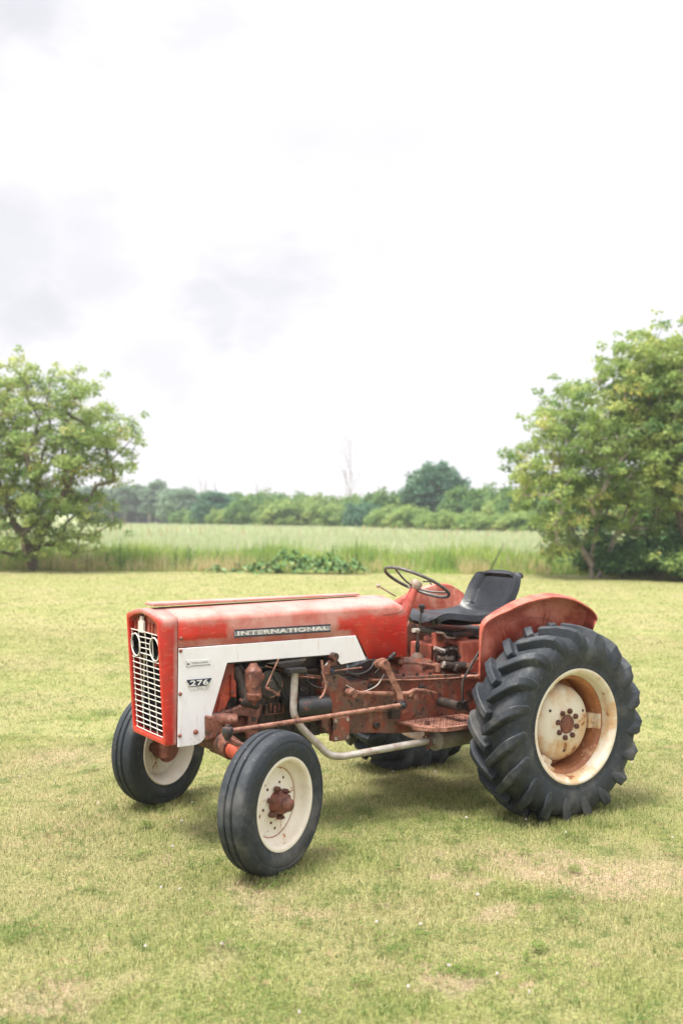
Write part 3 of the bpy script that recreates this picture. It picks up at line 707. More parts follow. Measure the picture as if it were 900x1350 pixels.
tree('field_tree', 'tallest leaning tree at the far right with a bare slanting trunk', 'tree', at(10.35, 30.4, 0),
     tree_data(37, lobes, 460, 60000, .105, .29, [[(.15, 0, -.1), (-.1, 0, .7), (-.45, 0, 1.6), (-.6, 0, 3.0), (-.3, 0, 4.6)], [(.15, 0, 0), (.6, 0, 1.4), (1.0, 0, 3.2)]], .13, gap=.39), M['bark'], M['leaf_b'], 'trees at the right edge of the lawn', rz=VA)
lobes = [(0, 0, 4.2, 3.0, 2.6, 2.6), (0, 0, 2.2, 2.8, 2.4, 1.5), (.8, 0, 6.4, 2.2, 2.0, 1.6)]
tree('field_tree', 'dense tree filling the gap behind the two right hand trees', 'tree', at(12.0, 35.5, 0),
     tree_data(41, lobes, 260, 36000, .15, .5, [[(0, 0, -.1), (0, 0, 1.4), (.1, 0, 3.0), (.1, 0, 5)]], .16, gap=.45), M['bark'], M['leaf_b'], 'trees at the right edge of the lawn', rz=VA)
# undergrowth shrubs below them
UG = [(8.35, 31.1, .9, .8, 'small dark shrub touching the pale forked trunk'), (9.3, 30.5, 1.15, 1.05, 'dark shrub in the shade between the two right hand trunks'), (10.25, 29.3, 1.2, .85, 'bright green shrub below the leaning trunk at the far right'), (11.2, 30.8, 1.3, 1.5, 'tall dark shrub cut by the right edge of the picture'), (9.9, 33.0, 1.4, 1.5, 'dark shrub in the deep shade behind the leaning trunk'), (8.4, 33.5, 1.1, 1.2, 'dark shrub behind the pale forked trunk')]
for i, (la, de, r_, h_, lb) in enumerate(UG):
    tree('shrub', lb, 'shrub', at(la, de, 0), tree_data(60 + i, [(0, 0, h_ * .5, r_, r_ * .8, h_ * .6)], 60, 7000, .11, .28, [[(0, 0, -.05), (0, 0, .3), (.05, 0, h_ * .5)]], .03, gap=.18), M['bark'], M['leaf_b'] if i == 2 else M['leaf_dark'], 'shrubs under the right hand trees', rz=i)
# --- far tree line: five master crowns, copied
def W(px): return (px - 450) / 1378.5
GD = 'trees and bushes of the far tree line'
round_ = tree('far_tree', 'large round dark tree standing above the far tree line behind the steering wheel', 'tree', at(W(571) * 105, 105, .2),
     tree_data(71, [(0, 0, 3.6, 2.9, 2.8, 3.0), (.5, 0, 5.6, 2.0, 2.0, 1.6), (-1.4, 0, 4.4, 1.6, 1.6, 1.6), (1.9, 0, 4.6, 1.6, 1.6, 1.5), (0, 0, 1.8, 3.0, 2.6, 1.5)], 330, 30000, .26, .62, [[(0, 0, -.1), (0, 0, 1.5), (0, 0, 4)]], .3, gap=.55, aspect=.45), M['bark'], M['leaf_fardark'], GD, rz=VA)
bushA = tree('far_tree', 'broad mid green tree right of the large round dark tree', 'tree', at(W(618) * 98, 98, .2),
     tree_data(72, [(0, 0, 2.2, 2.6, 2.2, 2.0), (-.6, 0, 3.3, 1.4, 1.4, 1.1), (1.3, 0, 3.0, 1.3, 1.3, 1.1)], 190, 16000, .24, .58, [[(0, 0, -.1), (0, 0, 1.0), (0, 0, 2.5)]], .15, gap=.5, aspect=.45), M['bark'], M['leaf_far'], GD, rz=VA)
bushB = tree('far_bush', 'yellow green bush at the left foot of the large round dark tree', 'bush', at(W(522) * 100, 100, .2),
     tree_data(73, [(0, 0, 1.3, 2.6, 2.0, 1.3), (-1.2, 0, 1.7, 1.3, 1.2, .9), (1.3, 0, 1.6, 1.2, 1.2, .9)], 150, 12000, .22, .5, [[(0, 0, -.1), (0, 0, .6), (0, 0, 1.3)]], .08, gap=.42, aspect=.45), M['bark'], M['leaf_yel'], GD, rz=VA)
thin = tree('far_tree', 'tall thin crowned tree highest at the left end of the far tree line', 'tree', at(W(207) * 185, 185, .2),
     tree_data(74, [(0, 0, 6.0, 1.7, 1.6, 2.0), (.3, 0, 3.8, 1.8, 1.7, 1.5)], 80, 7000, .34, .62, [[(0, 0, -.1), (.1, 0, 2.5), (0, 0, 5)], [(.6, 0, -.1), (.7, 0, 2.5), (.9, 0, 4)]], .16, gap=.6, aspect=.45), M['bark_grey'], M['leaf_haze'], GD, rz=VA)
# (px, depth, width scale, height scale, master, material, label)
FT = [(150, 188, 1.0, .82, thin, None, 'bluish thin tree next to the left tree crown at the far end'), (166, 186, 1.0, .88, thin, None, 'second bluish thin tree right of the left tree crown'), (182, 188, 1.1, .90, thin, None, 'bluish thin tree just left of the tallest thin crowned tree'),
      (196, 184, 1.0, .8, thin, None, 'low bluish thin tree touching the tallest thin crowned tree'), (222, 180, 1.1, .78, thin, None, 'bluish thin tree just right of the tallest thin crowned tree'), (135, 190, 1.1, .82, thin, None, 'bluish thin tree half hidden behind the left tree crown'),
      (237, 150, 1.25, 1.25, bushA, 'leaf_haze', 'rounded bluish green tree right of the thin trees'), (258, 158, 1.1, 1.1, bushA, 'leaf_far', 'rounded green tree between the bluish tree and the dark bush'), (288, 128, 1.1, 1.0, bushA, 'leaf_fardark', 'dark green bush low in the far tree line above the nose of the tractor'),
      (272, 150, 1.2, 1.15, bushA, 'leaf_haze', 'bluish bush behind the dark green bush'), (312, 138, 1.15, 1.05, bushA, 'leaf_far', 'mid green bush right of the dark green bush')]
for (px, d, ws, hs, ms_, mt, lb) in FT:
    copytree(ms_, at(W(px) * d, d, .2), (ws, ws, hs), VA + px * .7, lb, GD, leafm=M[mt] if mt else None)
ORD = 'first second third fourth fifth sixth seventh eighth ninth tenth eleventh twelfth thirteenth fourteenth fifteenth sixteenth seventeenth eighteenth nineteenth twentieth'.split()
hedge = []
k = 0
for px, d, ws, hs, mt, ms_ in [(335, 118, 1.1, 1.45, 'leaf_far', bushB), (352, 130, 1.2, 1.75, 'leaf_far', bushB), (372, 112, 1.15, 1.25, 'leaf_yel', bushB), (390, 126, 1.2, 1.65, 'leaf_far', bushB), (408, 112, 1.1, 1.2, 'leaf_yel', bushB), (425, 122, 1.3, 1.55, 'leaf_yel', bushB), (443, 110, 1.1, 1.1, 'leaf_yel', bushB), (462, 120, 1.2, 1.5, 'leaf_far', bushB), (478, 108, 1.0, 1.15, 'leaf_fardark', bushB), (492, 118, 1.2, 1.5, 'leaf_yel', bushB), (508, 112, 1.0, 1.7, 'leaf_far', bushB), (540, 96, .9, 1.0, 'leaf_yel', bushB), (300, 120, .9, .95, 'leaf_yel', bushB), (265, 135, .9, .9, 'leaf_far', bushB), (245, 142, .9, .9, 'leaf_far', bushB),
                             (650, 96, 1.1, 1.7, 'leaf_far', bushB), (672, 92, 1.1, 1.45, 'leaf_yel', bushB), (700, 90, 1.2, 1.7, 'leaf_far', bushB), (735, 88, 1.2, 1.6, 'leaf_far', bushB), (590, 86, .9, .8, 'leaf_yel', bushB), (635, 84, .9, .75, 'leaf_yel', bushB), (685, 82, .9, .8, 'leaf_yel', bushB), (770, 86, 1.3, 1.8, 'leaf_far', bushB), (815, 84, 1.3, 1.8, 'leaf_far', bushB), (860, 84, 1.3, 1.8, 'leaf_far', bushB), (910, 84, 1.3, 1.8, 'leaf_far', bushB)]:
    hedge.append((px, mt, copytree(ms_, at(W(px) * d, d, .2), (ws, ws, hs), VA + k * 1.3, 'bush', 'bushes of the far hedge', leafm=M[mt]))); k += 1
cn = {'leaf_yel': 'yellow green', 'leaf_far': 'mid green', 'leaf_fardark': 'dark green'}
for side, words in ((0, 'hedge left of the round tree'), (1, 'hedge right of the round tree')):
    row = sorted([h_ for h_ in hedge if (h_[0] > 571) == bool(side)], key=lambda h_: h_[0])
    for i, h_ in enumerate(row): h_[2]['label'] = '%s bush, %s from the left in the %s' % (cn[h_[1]], ORD[i], words)
for px, d, ws, hs in [(60, 190, 1.2, .9), (90, 188, 1.2, .85), (115, 190, 1.2, .85), (30, 186, 1.2, .9), (0, 190, 1.2, .8), (-30, 190, 1.2, .8)]:
    copytree(thin, at(W(px) * d, d, .2), (ws, ws, hs), VA + px, 'far bluish tree behind the left tree crown, %s from the right of six' % ORD[{115: 0, 90: 1, 60: 2, 30: 3, 0: 4, -30: 5}[px]], 'far trees seen through the left tree')
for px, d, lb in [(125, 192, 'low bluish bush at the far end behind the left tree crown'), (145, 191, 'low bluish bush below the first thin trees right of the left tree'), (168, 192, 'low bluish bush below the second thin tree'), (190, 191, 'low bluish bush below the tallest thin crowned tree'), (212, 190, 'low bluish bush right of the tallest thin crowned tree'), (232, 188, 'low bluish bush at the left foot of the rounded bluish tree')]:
    copytree(bushB, at(W(px) * d, d, .2), (1.5, 1.2, 1.7), VA + px, lb, GD, leafm=M['leaf_haze'])
# bare dead trees
def bare(seed, h, spread_, n):
    r0 = random.Random(seed); bm = BM()
    def br(p, d, l, r_, lev):
        q = p + d * l; add_cyl(bm, p, q, r_, r_ * .62, n=5, cap=False)
        if lev == 0: return
        for _ in range(n if lev > 1 else 3):
            u = r0.uniform(.35, 1); nd = (d + Vector((r0.uniform(-1, 1), r0.uniform(-1, 1), r0.uniform(-.1, .6))) * spread_).normalized()
            br(p + d * l * u, nd, l * r0.uniform(.45, .7), r_ * .55, lev - 1)
    p = Vector((0, 0, 0)); d = Vector((0, 0, 1)); r_ = .085
    for s in range(5):
        l = h / 5; q = p + (d + Vector((r0.uniform(-.06, .06), 0, 0))) * l; add_cyl(bm, p, q, r_, r_ * .78, n=7, cap=False)
        if s > 0:
            for _ in range(3): br(p + (q - p) * r0.random(), (Vector((r0.uniform(-1, 1), r0.uniform(-1, 1), 1.6))).normalized(), l * r0.uniform(.8, 1.2), r_ * .4, 2)
        p = q; r_ *= .78
    return bm
for i, (px, d, h, lb) in enumerate([(463, 128, 11.2, 'tall bare dead tree standing alone above the far hedge'), (456, 130, 7.2, 'shorter bare stem just left of the tall bare dead tree'), (262, 165, 7.6, 'leafless tree left of centre behind the rounded green trees'), (272, 166, 7.3, 'leafless tree right beside another above the rounded trees'), (285, 165, 6.8, 'rightmost leafless tree of the group above the dark bush'), (250, 166, 6.9, 'leftmost leafless tree of the group above the rounded trees'), (352, 150, 6.9, 'lone leafless tree above the hedge left of the tall dead tree'), (338, 140, 5.8, 'small leafless tree left of the lone leafless tree')]):
    o = obj('bare_tree', bare(i + 2, h, .75, 3 if i < 2 else 2), M['twig'], smooth=60); o.location = at(W(px) * d, d, .2); tag(o, lb, 'bare tree', 'bare trees in the far tree line')

# ---------------------------------------------------------------- air
bm = BM(); add_box(bm, -1, 1, -1, 1, -1, 1)
hz = obj('haze', bm, [], smooth=0); hz['kind'] = 'stuff'
hz.location = at(0, 115, 5.5); hz.rotation_euler.z = VA; hz.scale = (170, 150, 7.0)
m = bpy.data.materials.new('haze'); m.use_nodes = True; t = m.node_tree; t.nodes.clear()
o_ = t.nodes.new('ShaderNodeOutputMaterial'); pv = t.nodes.new('ShaderNodeVolumePrincipled')
pv.inputs['Color'].default_value = (.93, .96, 1, 1); pv.inputs['Density'].default_value = .0009; pv.inputs['Anisotropy'].default_value = .2
t.links.new(pv.outputs[0], o_.inputs['Volume']); hz.data.materials.append(m)
# ================================================================== TRACTOR
T = empty('tractor', (0, 0, 0), 'old faded red farm tractor with white side panels parked on the mown lawn', 'tractor')
T.empty_display_size = 1
HW = .216
def hood_section(x, zc, ze, hw, zb, r=.045, n=7):
    """half-round shouldered section, from lower near edge over the top to the far one"""
    pts = []
    pts.append((x, hw, zb)); pts.append((x, hw, ze - r - .06)); 
    for i in range(n + 1):
        a = math.pi / 2 * i / n
        pts.append((x, hw - r + r * math.cos(a), ze - r + r * math.sin(a)))
    pts.append((x, hw * .45, ze + (zc - ze) * .62)); pts.append((x, hw * .12, zc - .001))
    return pts + [(px, -py, pz) for px, py, pz in pts[::-1]]
def skin_sections(bm, secs, caps=(False, False)):
    rows = [[bm.verts.new(p) for p in s] for s in secs]
    for A, B in zip(rows, rows[1:]):
        for i in range(len(A) - 1): bm.faces.new((A[i], A[i + 1], B[i + 1], B[i]))
    if caps[0]: bm.faces.new(rows[0])
    if caps[1]: bm.faces.new(rows[-1][::-1])
def shell(o, th=.003, off=-1):
    s = o.modifiers.new('sheet', 'SOLIDIFY'); s.thickness = th; s.offset = off
# hood: from the seam back to the dashboard; the flank comes down to the trim line in front and lower behind
bm = BM()
def zbot(x): return 1.060 if x > 1.10 else (1.060 - (1.10 - x) / .085 * .140 if x > 1.015 else .918)
secs = []
for x in [2.2165, 2.10, 1.9, 1.7, 1.5, 1.3, 1.13, 1.10, 1.08, 1.06, 1.04, 1.015, .95, .88, .82]:
    zc = 1.252 + (2.2 - x) / 1.4 * .018; ze = zc - .034
    secs.append(hood_section(x, zc, ze, HW, zbot(x), .034))
for x, dz, dh, rr in [(.78, -.004, .001, .05), (.75, -.016, .004, .055), (.732, -.034, .010, .06), (.722, -.058, .02, .065)]:
    secs.append(hood_section(x, 1.270 + dz, 1.236 + dz, HW - dh, .920, rr))
skin_sections(bm, secs, (False, True))
hood = obj('hood', bm, M['hood'], T, smooth=40); shell(hood)
# hood seam lines and the fuel flap line
bm = BM()
add_tube(bm, spline([(.915, HW + .001, 1.172), (.84, HW + .0015, 1.174), (.775, HW - .001, 1.19), (.745, HW - .008, 1.225)], 6), .0022, 6)
obj('seam', bm, M['nut'], hood)
# raised strip along the middle of the hood
bm = BM()
add_box(bm, .95, 2.285, -.055, .055, 1.262, 1.279)
for v in bm.verts:
    if v.co.x < 1: v.co.z += .006 * (1 if v.co.z < 1.27 else .2); v.co.y *= .55
    v.co.z += (2.28 - v.co.x) * .0045
obj('hood_strip', bm, M['hood'], hood, smooth=0, bevel=.005)
# nose: a box open at the front, leaning back a little towards the bottom
def nose_x(z): return 2.283 + (z - .56) / .66 * .047
bm = BM()
def nose_ring(hw, zc, ze, zb, x_of, rr=.03):
    pts = []
    def a(y, z): pts.append((x_of(z), y, z))
    a(0, zb); a(hw * .5, zb); 
    for i in range(5):
        an = -math.pi / 2 + math.pi / 2 * i / 4; a(hw - .02 + .02 * math.cos(an), zb + .02 + .02 * math.sin(an))
    a(hw, zb + .2); a(hw, ze - .2)
    for i in range(7):
        an = math.pi / 2 * i / 6; a(hw - rr + rr * math.cos(an), ze - rr + rr * math.sin(an))
    a(hw * .5, ze + (zc - ze) * .6); a(0, zc)
    full = pts + [(x, -y, z) for x, y, z in pts[1:-1][::-1]]
    return full
rings = [nose_ring(HW, 1.252, 1.218, .556, lambda z: 2.2195, .034), nose_ring(HW, 1.252, 1.218, .556, lambda z: nose_x(z) - .02, .034),
         nose_ring(HW - .004, 1.248, 1.214, .562, lambda z: nose_x(z) - .004), nose_ring(HW - .02, 1.236, 1.203, .578, nose_x),
         nose_ring(HW - .028, 1.226, 1.193, .588, lambda z: nose_x(z) - .004), nose_ring(HW - .034, 1.222, 1.188, .594, lambda z: nose_x(z) - .045)]
vr = [[bm.verts.new(p) for p in r] for r in rings]
for A, B in zip(vr, vr[1:]):
    for i in range(len(A)): bm.faces.new((A[i], A[(i + 1) % len(A)], B[(i + 1) % len(A)], B[i]))
nose = obj('nose', bm, M['hood'], T, smooth=40); shell(nose, .002)
# red plate above the grille, with ribs
bm = BM(); add_prism(bm, [(-.180, 1.118), (.180, 1.118), (.180, 1.165), (.165, 1.185), (0, 1.218), (-.165, 1.185), (-.180, 1.165)], nose_x(1.15) - .040, nose_x(1.15) - .034, 'x')
for y in (-.155, .035, .075, .155): add_box(bm, nose_x(1.15) - .036, nose_x(1.15) - .024, y - .006, y + .006, 1.118, 1.175)
obj('front_plate', bm, M['fender'], nose, smooth=0, bevel=.003)
# white upright emblem block above the grille
bm = BM(); add_prism(bm, [(-.078, 1.118), (-.010, 1.118), (-.010, 1.178), (-.028, 1.184), (-.028, 1.206), (-.058, 1.206), (-.058, 1.184), (-.078, 1.178)], nose_x(1.15) - .026, nose_x(1.15) - .012, 'x')
for v in bm.verts: v.co = Vector((v.co.x, v.co.y, v.co.z))
obj('emblem', bm, M['grille'], nose, smooth=0, bevel=.003)
# grille mesh
bm = BM()
def gx(z): return nose_x(z) - .018
ZT, ZB = 1.125, .596
def rowz(y, z): return z
for k in range(5):
    y = -.176 + .352 * k / 4
    add_tube(bm, [(gx(ZB), y, ZB), (gx(.86), y, .86), (gx(ZT), y, ZT)], .0031, 6)
nrow = 19
LAMPS = [(-.123, 1.046), (.123, 1.046)]
for k in range(nrow):
    z = ZB + (ZT - ZB) * k / (nrow - 1)
    segs = [(-.182, .182)]
    for ly, lz in LAMPS:
        if abs(z - lz) < .058:
            h = math.sqrt(.058 ** 2 - (z - lz) ** 2); ns = []
            for a, b2 in segs:
                if ly - h > a: ns.append((a, min(b2, ly - h)))
                if ly + h < b2: ns.append((max(a, ly + h), b2))
            segs = ns
    for a, b2 in segs:
        jz = [rng.normal(0, .0012) for _ in range(3)]; jx = rng.normal(0, .0025)
        if b2 - a > .01: add_tube(bm, [(gx(z) + .003, a, z + jz[0]), (gx(z) + .003 + jx, (a + b2) / 2, z + jz[1]), (gx(z) + .003, b2, z + jz[2])], .0030, 6)
grille = obj('grille', bm, M['grille'], T, smooth=60)
# cut-outs of the bars behind the lamp rings: rings and dark bowls
for ly, lz in LAMPS:
    bm = BM(); ring = [(gx(lz + .058 * math.sin(a)) + .006, ly + .058 * math.cos(a), lz + .060 * math.sin(a)) for a in [2 * math.pi * i / 36 for i in range(37)]]
    add_tube(bm, ring, .0042, 8, cap=False)
    hl = obj('headlight', bm, M['grille'], T, smooth=60)
    bm = BM(); prof = [(.056, 0), (.054, -.02), (.045, -.045), (.02, -.06), (0, -.062)]
    add_lathe(bm, prof, 36, ax='z'); o = obj('bowl', bm, M['radiator'], hl, smooth=60); shell(o, .002)
    o.rotation_euler = (0, R(94), 0); o.location = (gx(lz) + .002, ly, lz)
# radiator core behind the grille
bm = BM(); add_box(bm, 2.20, 2.222, -.200, .200, .565, 1.165); obj('radiator', bm, M['radiator'], T, smooth=0)
bm = BM()
for z, y in ((1.09, -.01), (.95, .01)): add_cyl(bm, (2.222, y, z), (2.25, y, z), .014, n=10)
add_box(bm, 2.222, 2.24, -.03, .03, .99, 1.03)
obj('latch', bm, M['orange'], T, smooth=30)
# white side panels with the arch cut out
PAN = [(2.2150, 1.056), (2.2150, .548), (2.125, .549)] + [(2.051 + .022 * 0 + .075 * math.cos(a), .612 + .063 * math.sin(a)) for a in [R(x) for x in (-75, -60, -45, -30)]][::-1][:0]
PAN += [(2.105, .551), (2.085, .558), (2.068, .571), (2.056, .589), (1.936, .958), (1.931, .963), (1.268, .963), (1.258, .956), (1.216, .908), (1.208, .903), (1.034, .919), (1.110, 1.062)]
for sy in (1, -1):
    bm = BM(); add_prism(bm, PAN, sy * (HW - .001), sy * (HW + .005))
    p = obj('side_panel', bm, M['white'], T, smooth=0, bevel=.0018, seg=1)
    for x, z in ((2.205, 1.044), (2.205, .822), (2.205, .607)):
        bm = BM(); add_lathe(bm, [(0, .012), (.006, .0105), (.0095, .006), (.0105, 0)], 12)
        o = obj('bolt', bm, M['hub'], p, smooth=50); o.location = (x, sy * (HW + .005), z)
        if sy < 0: o.rotation_euler = (R(180), 0, 0)
bm = BM(); add_lathe(bm, [(0, .016), (.008, .014), (.0125, .008), (.014, 0)], 12)
o = obj('bolt', bm, M['hub'], T, smooth=50); o.location = (2.115, HW + .005, .617)
bm = BM(); add_lathe(bm, [(0, .012), (.006, .0105), (.0095, .006), (.0105, 0)], 12)
o = obj('bolt', bm, M['hub'], hood, smooth=50); o.location = (2.2, HW, 1.107)
# a rolled lip under the white panel's arch
bm = BM(); add_box(bm, 1.27, 1.92, HW - .02, HW - .002, .956, .962); obj('arch_lip', bm, M['black'], T, smooth=0)

def text_obj(s, size, m, parent, loc, width=None, height=None, depth=.0015, bold=0, rev=False):
    cu = bpy.data.curves.new('lettering', 'FONT'); cu.body = s; cu.size = size; cu.extrude = depth; cu.offset = bold; cu.align_x = 'LEFT'; cu.space_character = 1.08
    o = bpy.data.objects.new('lettering', cu); COL.objects.link(o)
    dg = bpy.context.evaluated_depsgraph_get(); me = bpy.data.meshes.new_from_object(o.evaluated_get(dg))
    COL.objects.unlink(o); bpy.data.objects.remove(o)
    me.name = 'lettering'
    xs = [v.co.x for v in me.vertices]; ys = [v.co.y for v in me.vertices]
    sx = (width / (max(xs) - min(xs))) if width else 1; sy = (height / (max(ys) - min(ys))) if height else 1
    x0, y0 = min(xs), min(ys)
    for v in me.vertices:
        u = (v.co.x - x0) * sx; h = (v.co.y - y0) * sy
        v.co = Vector((-u, v.co.z, h))          # reads from the left side of the tractor (+y)
    me.materials.clear(); me.materials.append(m)
    q = bpy.data.objects.new('lettering', me); COL.objects.link(q); q.parent = parent; q.location = loc
    return q
# name badge on the hood flank
bm = BM(); add_box(bm, 1.284, 1.893, HW + .001, HW + .005, 1.0935, 1.136)
bd = obj('name_badge', bm, M['badge'], T, smooth=0, bevel=.001)
bm = BM()
add_box(bm, 1.284, 1.893, HW + .004, HW + .0075, 1.1285, 1.1365); add_box(bm, 1.284, 1.893, HW + .004, HW + .0075, 1.093, 1.1015)
obj('badge_border', bm, M['navy'], bd, smooth=0)
text_obj('INTERNATIONAL', .03, M['letter'], bd, (1.876, HW + .0072, 1.1035), .575, .0235, .0015, .0010)
# number badge
bm = BM(); add_prism(bm, [(2.176, .884), (2.152, .835), (2.046, .832), (2.022, .882), (2.030, .886), (2.168, .888)], HW + .004, HW + .0075)
nb = obj('number_badge', bm, M['letter'], T, smooth=0, bevel=.001)
bm = BM(); add_prism(bm, [(2.172, .8915), (2.148, .8545), (2.050, .8535), (2.026, .8905)], HW + .007, HW + .0095)
obj('badge_field', bm, M['navy'], nb, smooth=0)
text_obj('276', .03, M['stickerw'], nb, (2.151, HW + .0118, .858), .104, .029, .001, .0006)
# dealer sticker
bm = BM(); add_box(bm, 2.03, 2.172, HW + .0045, HW + .0065, .957, .990)
stk = obj('sticker', bm, M['stickerw'], T, smooth=0)
bm = BM(); add_box(bm, 2.146, 2.172, HW + .006, HW + .0073, .957, .9585); add_box(bm, 2.1705, 2.172, HW + .006, HW + .0073, .957, .988); add_box(bm, 2.035, 2.146, HW + .006, HW + .0073, .9605, .963)
add_prism(bm, [(2.166, .9685), (2.154, .9685), (2.154, .974), (2.160, .979), (2.166, .974)], HW + .006, HW + .0075)
obj('sticker_mark', bm, M['navy'], stk, smooth=0)
text_obj('YODER KOEPPEL', .01, M['grey_ink'], stk, (2.145, HW + .0072, .972), .098, .0085, .0005, .0002)

# ---------------------------------------------------------------- engine bay
def part(name, mat, parent=T, **k):
    return lambda bm: obj(name, bm, M[mat], parent, **k)
# bulk of the engine: block, head, valve cover
bm = BM()
add_box(bm, 1.30, 1.90, -.15, .15, .50, .885)
add_box(bm, 1.34, 1.86, -.13, .13, .42, .50)
for i in range(5): add_box(bm, 1.36 + i * .11, 1.375 + i * .11, .15, .162, .54, .84)
add_box(bm, 1.33, 1.88, .15, .165, .86, .885)
add_box(bm, 1.33, 1.88, .15, .166, .70, .715)
block = obj('engine_block', bm, M['dark'], T, smooth=0, bevel=.008)
bm = BM(); add_box(bm, 1.32, 1.88, -.12, .14, .885, .96)
for i in range(6): add_cyl(bm, (1.38 + i * .09, .12, .95), (1.38 + i * .09, .12, .985), .012, n=6)
obj('cylinder_head', bm, M['dark'], T, smooth=0, bevel=.01)
bm = BM()
for i in range(5): add_box(bm, 1.655 - i * .027, 1.671 - i * .027, .162, .170, .66 + .012 * (i % 2), .70 + .008 * ((i + 1) % 3))
add_box(bm, 1.54, 1.68, .162, .168, .650, .657)
obj('cast_number', bm, M['brown'], block, smooth=0, bevel=.003)
bm = BM(); add_box(bm, .76, 1.30, -.19, .19, .93, 1.19); obj('tank_dark_box', bm, M['black'], T, smooth=0, bevel=.02)  # black box added in the tank's place to darken the space under the hood
bm = BM(); add_box(bm, 1.31, 2.0, -.17, .17, .965, 1.16); obj('bay_dark_box', bm, M['dark'], T, smooth=0, bevel=.02)  # added dark box, no engine part: stops the view through the bay
# radiator shroud edge
bm = BM(); add_prism(bm, [(1.94, .955), (1.872, .955), (1.872, .80), (1.93, .715), (1.985, .66), (2.03, .66), (2.03, .955)], .150, .185)
add_prism(bm, [(1.90, .90), (1.868, .85), (1.868, .77), (1.90, .78)], .183, .205)
add_prism(bm, [(1.955, .80), (1.90, .78), (1.925, .72), (1.985, .68)], .183, .195)
sh = obj('radiator_shroud', bm, M['orange'], T, smooth=0, bevel=.006)
bm = BM(); add_bolt(bm, (1.895, .20, .80), (0, 1, 0), .010); add_bolt(bm, (1.945, .195, .71), (0, 1, 0), .012); obj('bolt', bm, M['nut'], sh, smooth=0)
bm = BM(); add_tube(bm, spline([(2.0, .08, .93), (1.93, .14, .92), (1.86, .15, .86), (1.845, .13, .72), (1.86, .12, .62)], 6), .028, 14); obj('hose', bm, M['black'], T, smooth=60)
bm = BM(); add_lathe(bm, [(0, 0), (.03, 0), (.03, .02)], 16, c=(0, 0, 0))
for i in range(4):
    a = math.pi / 2 * i + .4; bl = [bm.verts.new(p) for p in ((.02 * math.cos(a - .5), 0, .02 * math.sin(a - .5)), (.17 * math.cos(a - .12), -.012, .17 * math.sin(a - .12)), (.175 * math.cos(a + .22), .018, .175 * math.sin(a + .22)), (.02 * math.cos(a + .5), .012, .02 * math.sin(a + .5)))]; bm.faces.new(bl)
fan = obj('fan', bm, M['black'], T, smooth=0); fan.location = (1.95, 0, .82); fan.rotation_euler = (0, 0, R(90)); shell(fan, .003)
# front carrier casting: side plates with holes, boss, lugs
bm = BM()
add_prism(bm, [(2.02, .70), (1.90, .712), (1.80, .742), (1.735, .742), (1.712, .71), (1.742, .63), (1.735, .53), (1.80, .53), (1.812, .60), (1.80, .665), (1.85, .672), (2.02, .662)], .175, .215)
add_box(bm, 1.75, 2.02, -.2, .178, .58, .66)
add_cyl(bm, (2.02, .19, .676), (1.885, .245, .656), .036, .033, n=20)
car = obj('front_carrier', bm, M['brown'], T, smooth=35, bevel=.006)
bm = BM()
add_cyl(bm, (1.77, .214, .648), (1.77, .218, .648), .014, n=16); add_cyl(bm, (1.772, .214, .556), (1.772, .218, .556), .014, n=16); add_cyl(bm, (1.884, .2465, .656), (1.8825, .2475, .656), .012, n=12)
bm.free()
for a_, b_2, r_ in (((1.77, .214, .648), (1.77, .218, .648), .014), ((1.772, .214, .556), (1.772, .218, .556), .014), ((1.884, .2465, .656), (1.8825, .2475, .656), .012)):
    bm = BM(); add_cyl(bm, a_, b_2, r_, n=16); obj('bolt_hole', bm, M['dkhole'], car, smooth=0)
bm = BM(); add_prism(bm, [(2.065, .70), (2.02, .69), (1.96, .635), (1.952, .575), (2.06, .565)], .15, .235)
lug = obj('axle_bracket', bm, M['brown'], T, smooth=0, bevel=.012)
bm = BM(); add_cyl(bm, (1.988, .234, .59), (1.988, .2375, .59), .013, n=16); obj('bolt_hole', bm, M['dkhole'], lug, smooth=0)
# front axle: tube, sleeves, kingpins
bm = BM()
add_cyl(bm, (1.955, -.32, .535), (1.955, .32, .535), .052, n=28)
add_cyl(bm, (1.955, .23, .54), (1.955, .33, .53), .062, .058, n=28); add_cyl(bm, (1.955, -.33, .53), (1.955, -.23, .54), .058, .062, n=28)
ax = obj('front_axle', bm, M['brown'], T, smooth=40, bevel=.004)
for sy in (1, -1):
    bm = BM()
    add_cyl(bm, (1.955, sy * .32, .53), (1.93, sy * .47, .50), .046, .042, n=20)
    add_cyl(bm, (1.93, sy * .45, .50), (1.915, sy * .585, .49), .035, n=16)
    add_box(bm, 1.90, 1.97, min(sy * .37, sy * .45), max(sy * .37, sy * .45), .455, .56)
    add_cyl(bm, (1.912, sy * .60, .345 + .02), (1.912, sy * .60, .59), .036, n=20)
    add_cyl(bm, (1.912, sy * .60, .59), (1.912, sy * .60, .62), .028, .022, n=16)
    obj('axle_end', bm, M['orange'], ax, smooth=40, bevel=.006)
    bm = BM(); q = Vector((1.912, sy * .60, .345))
    a = Vector((-math.sin(.4045), math.cos(.4045), 0)) * (1 if sy > 0 else -1)
    add_cyl(bm, q - a * .02 + Vector((0, 0, .01)), q + a * .14, .034, .026, n=20)
    add_cyl(bm, q - Vector((0, 0, .045)), q + Vector((0, 0, .06)), .042, n=20)
    obj('spindle', bm, M['hub'], ax, smooth=40, bevel=.004)
bm = BM(); add_box(bm, 1.90, 1.965, .335, .372, .47, .50); add_box(bm, 1.905, 1.93, .36, .40, .44, .53); obj('clamp', bm, M['rodrust'], ax, smooth=0, bevel=.004)
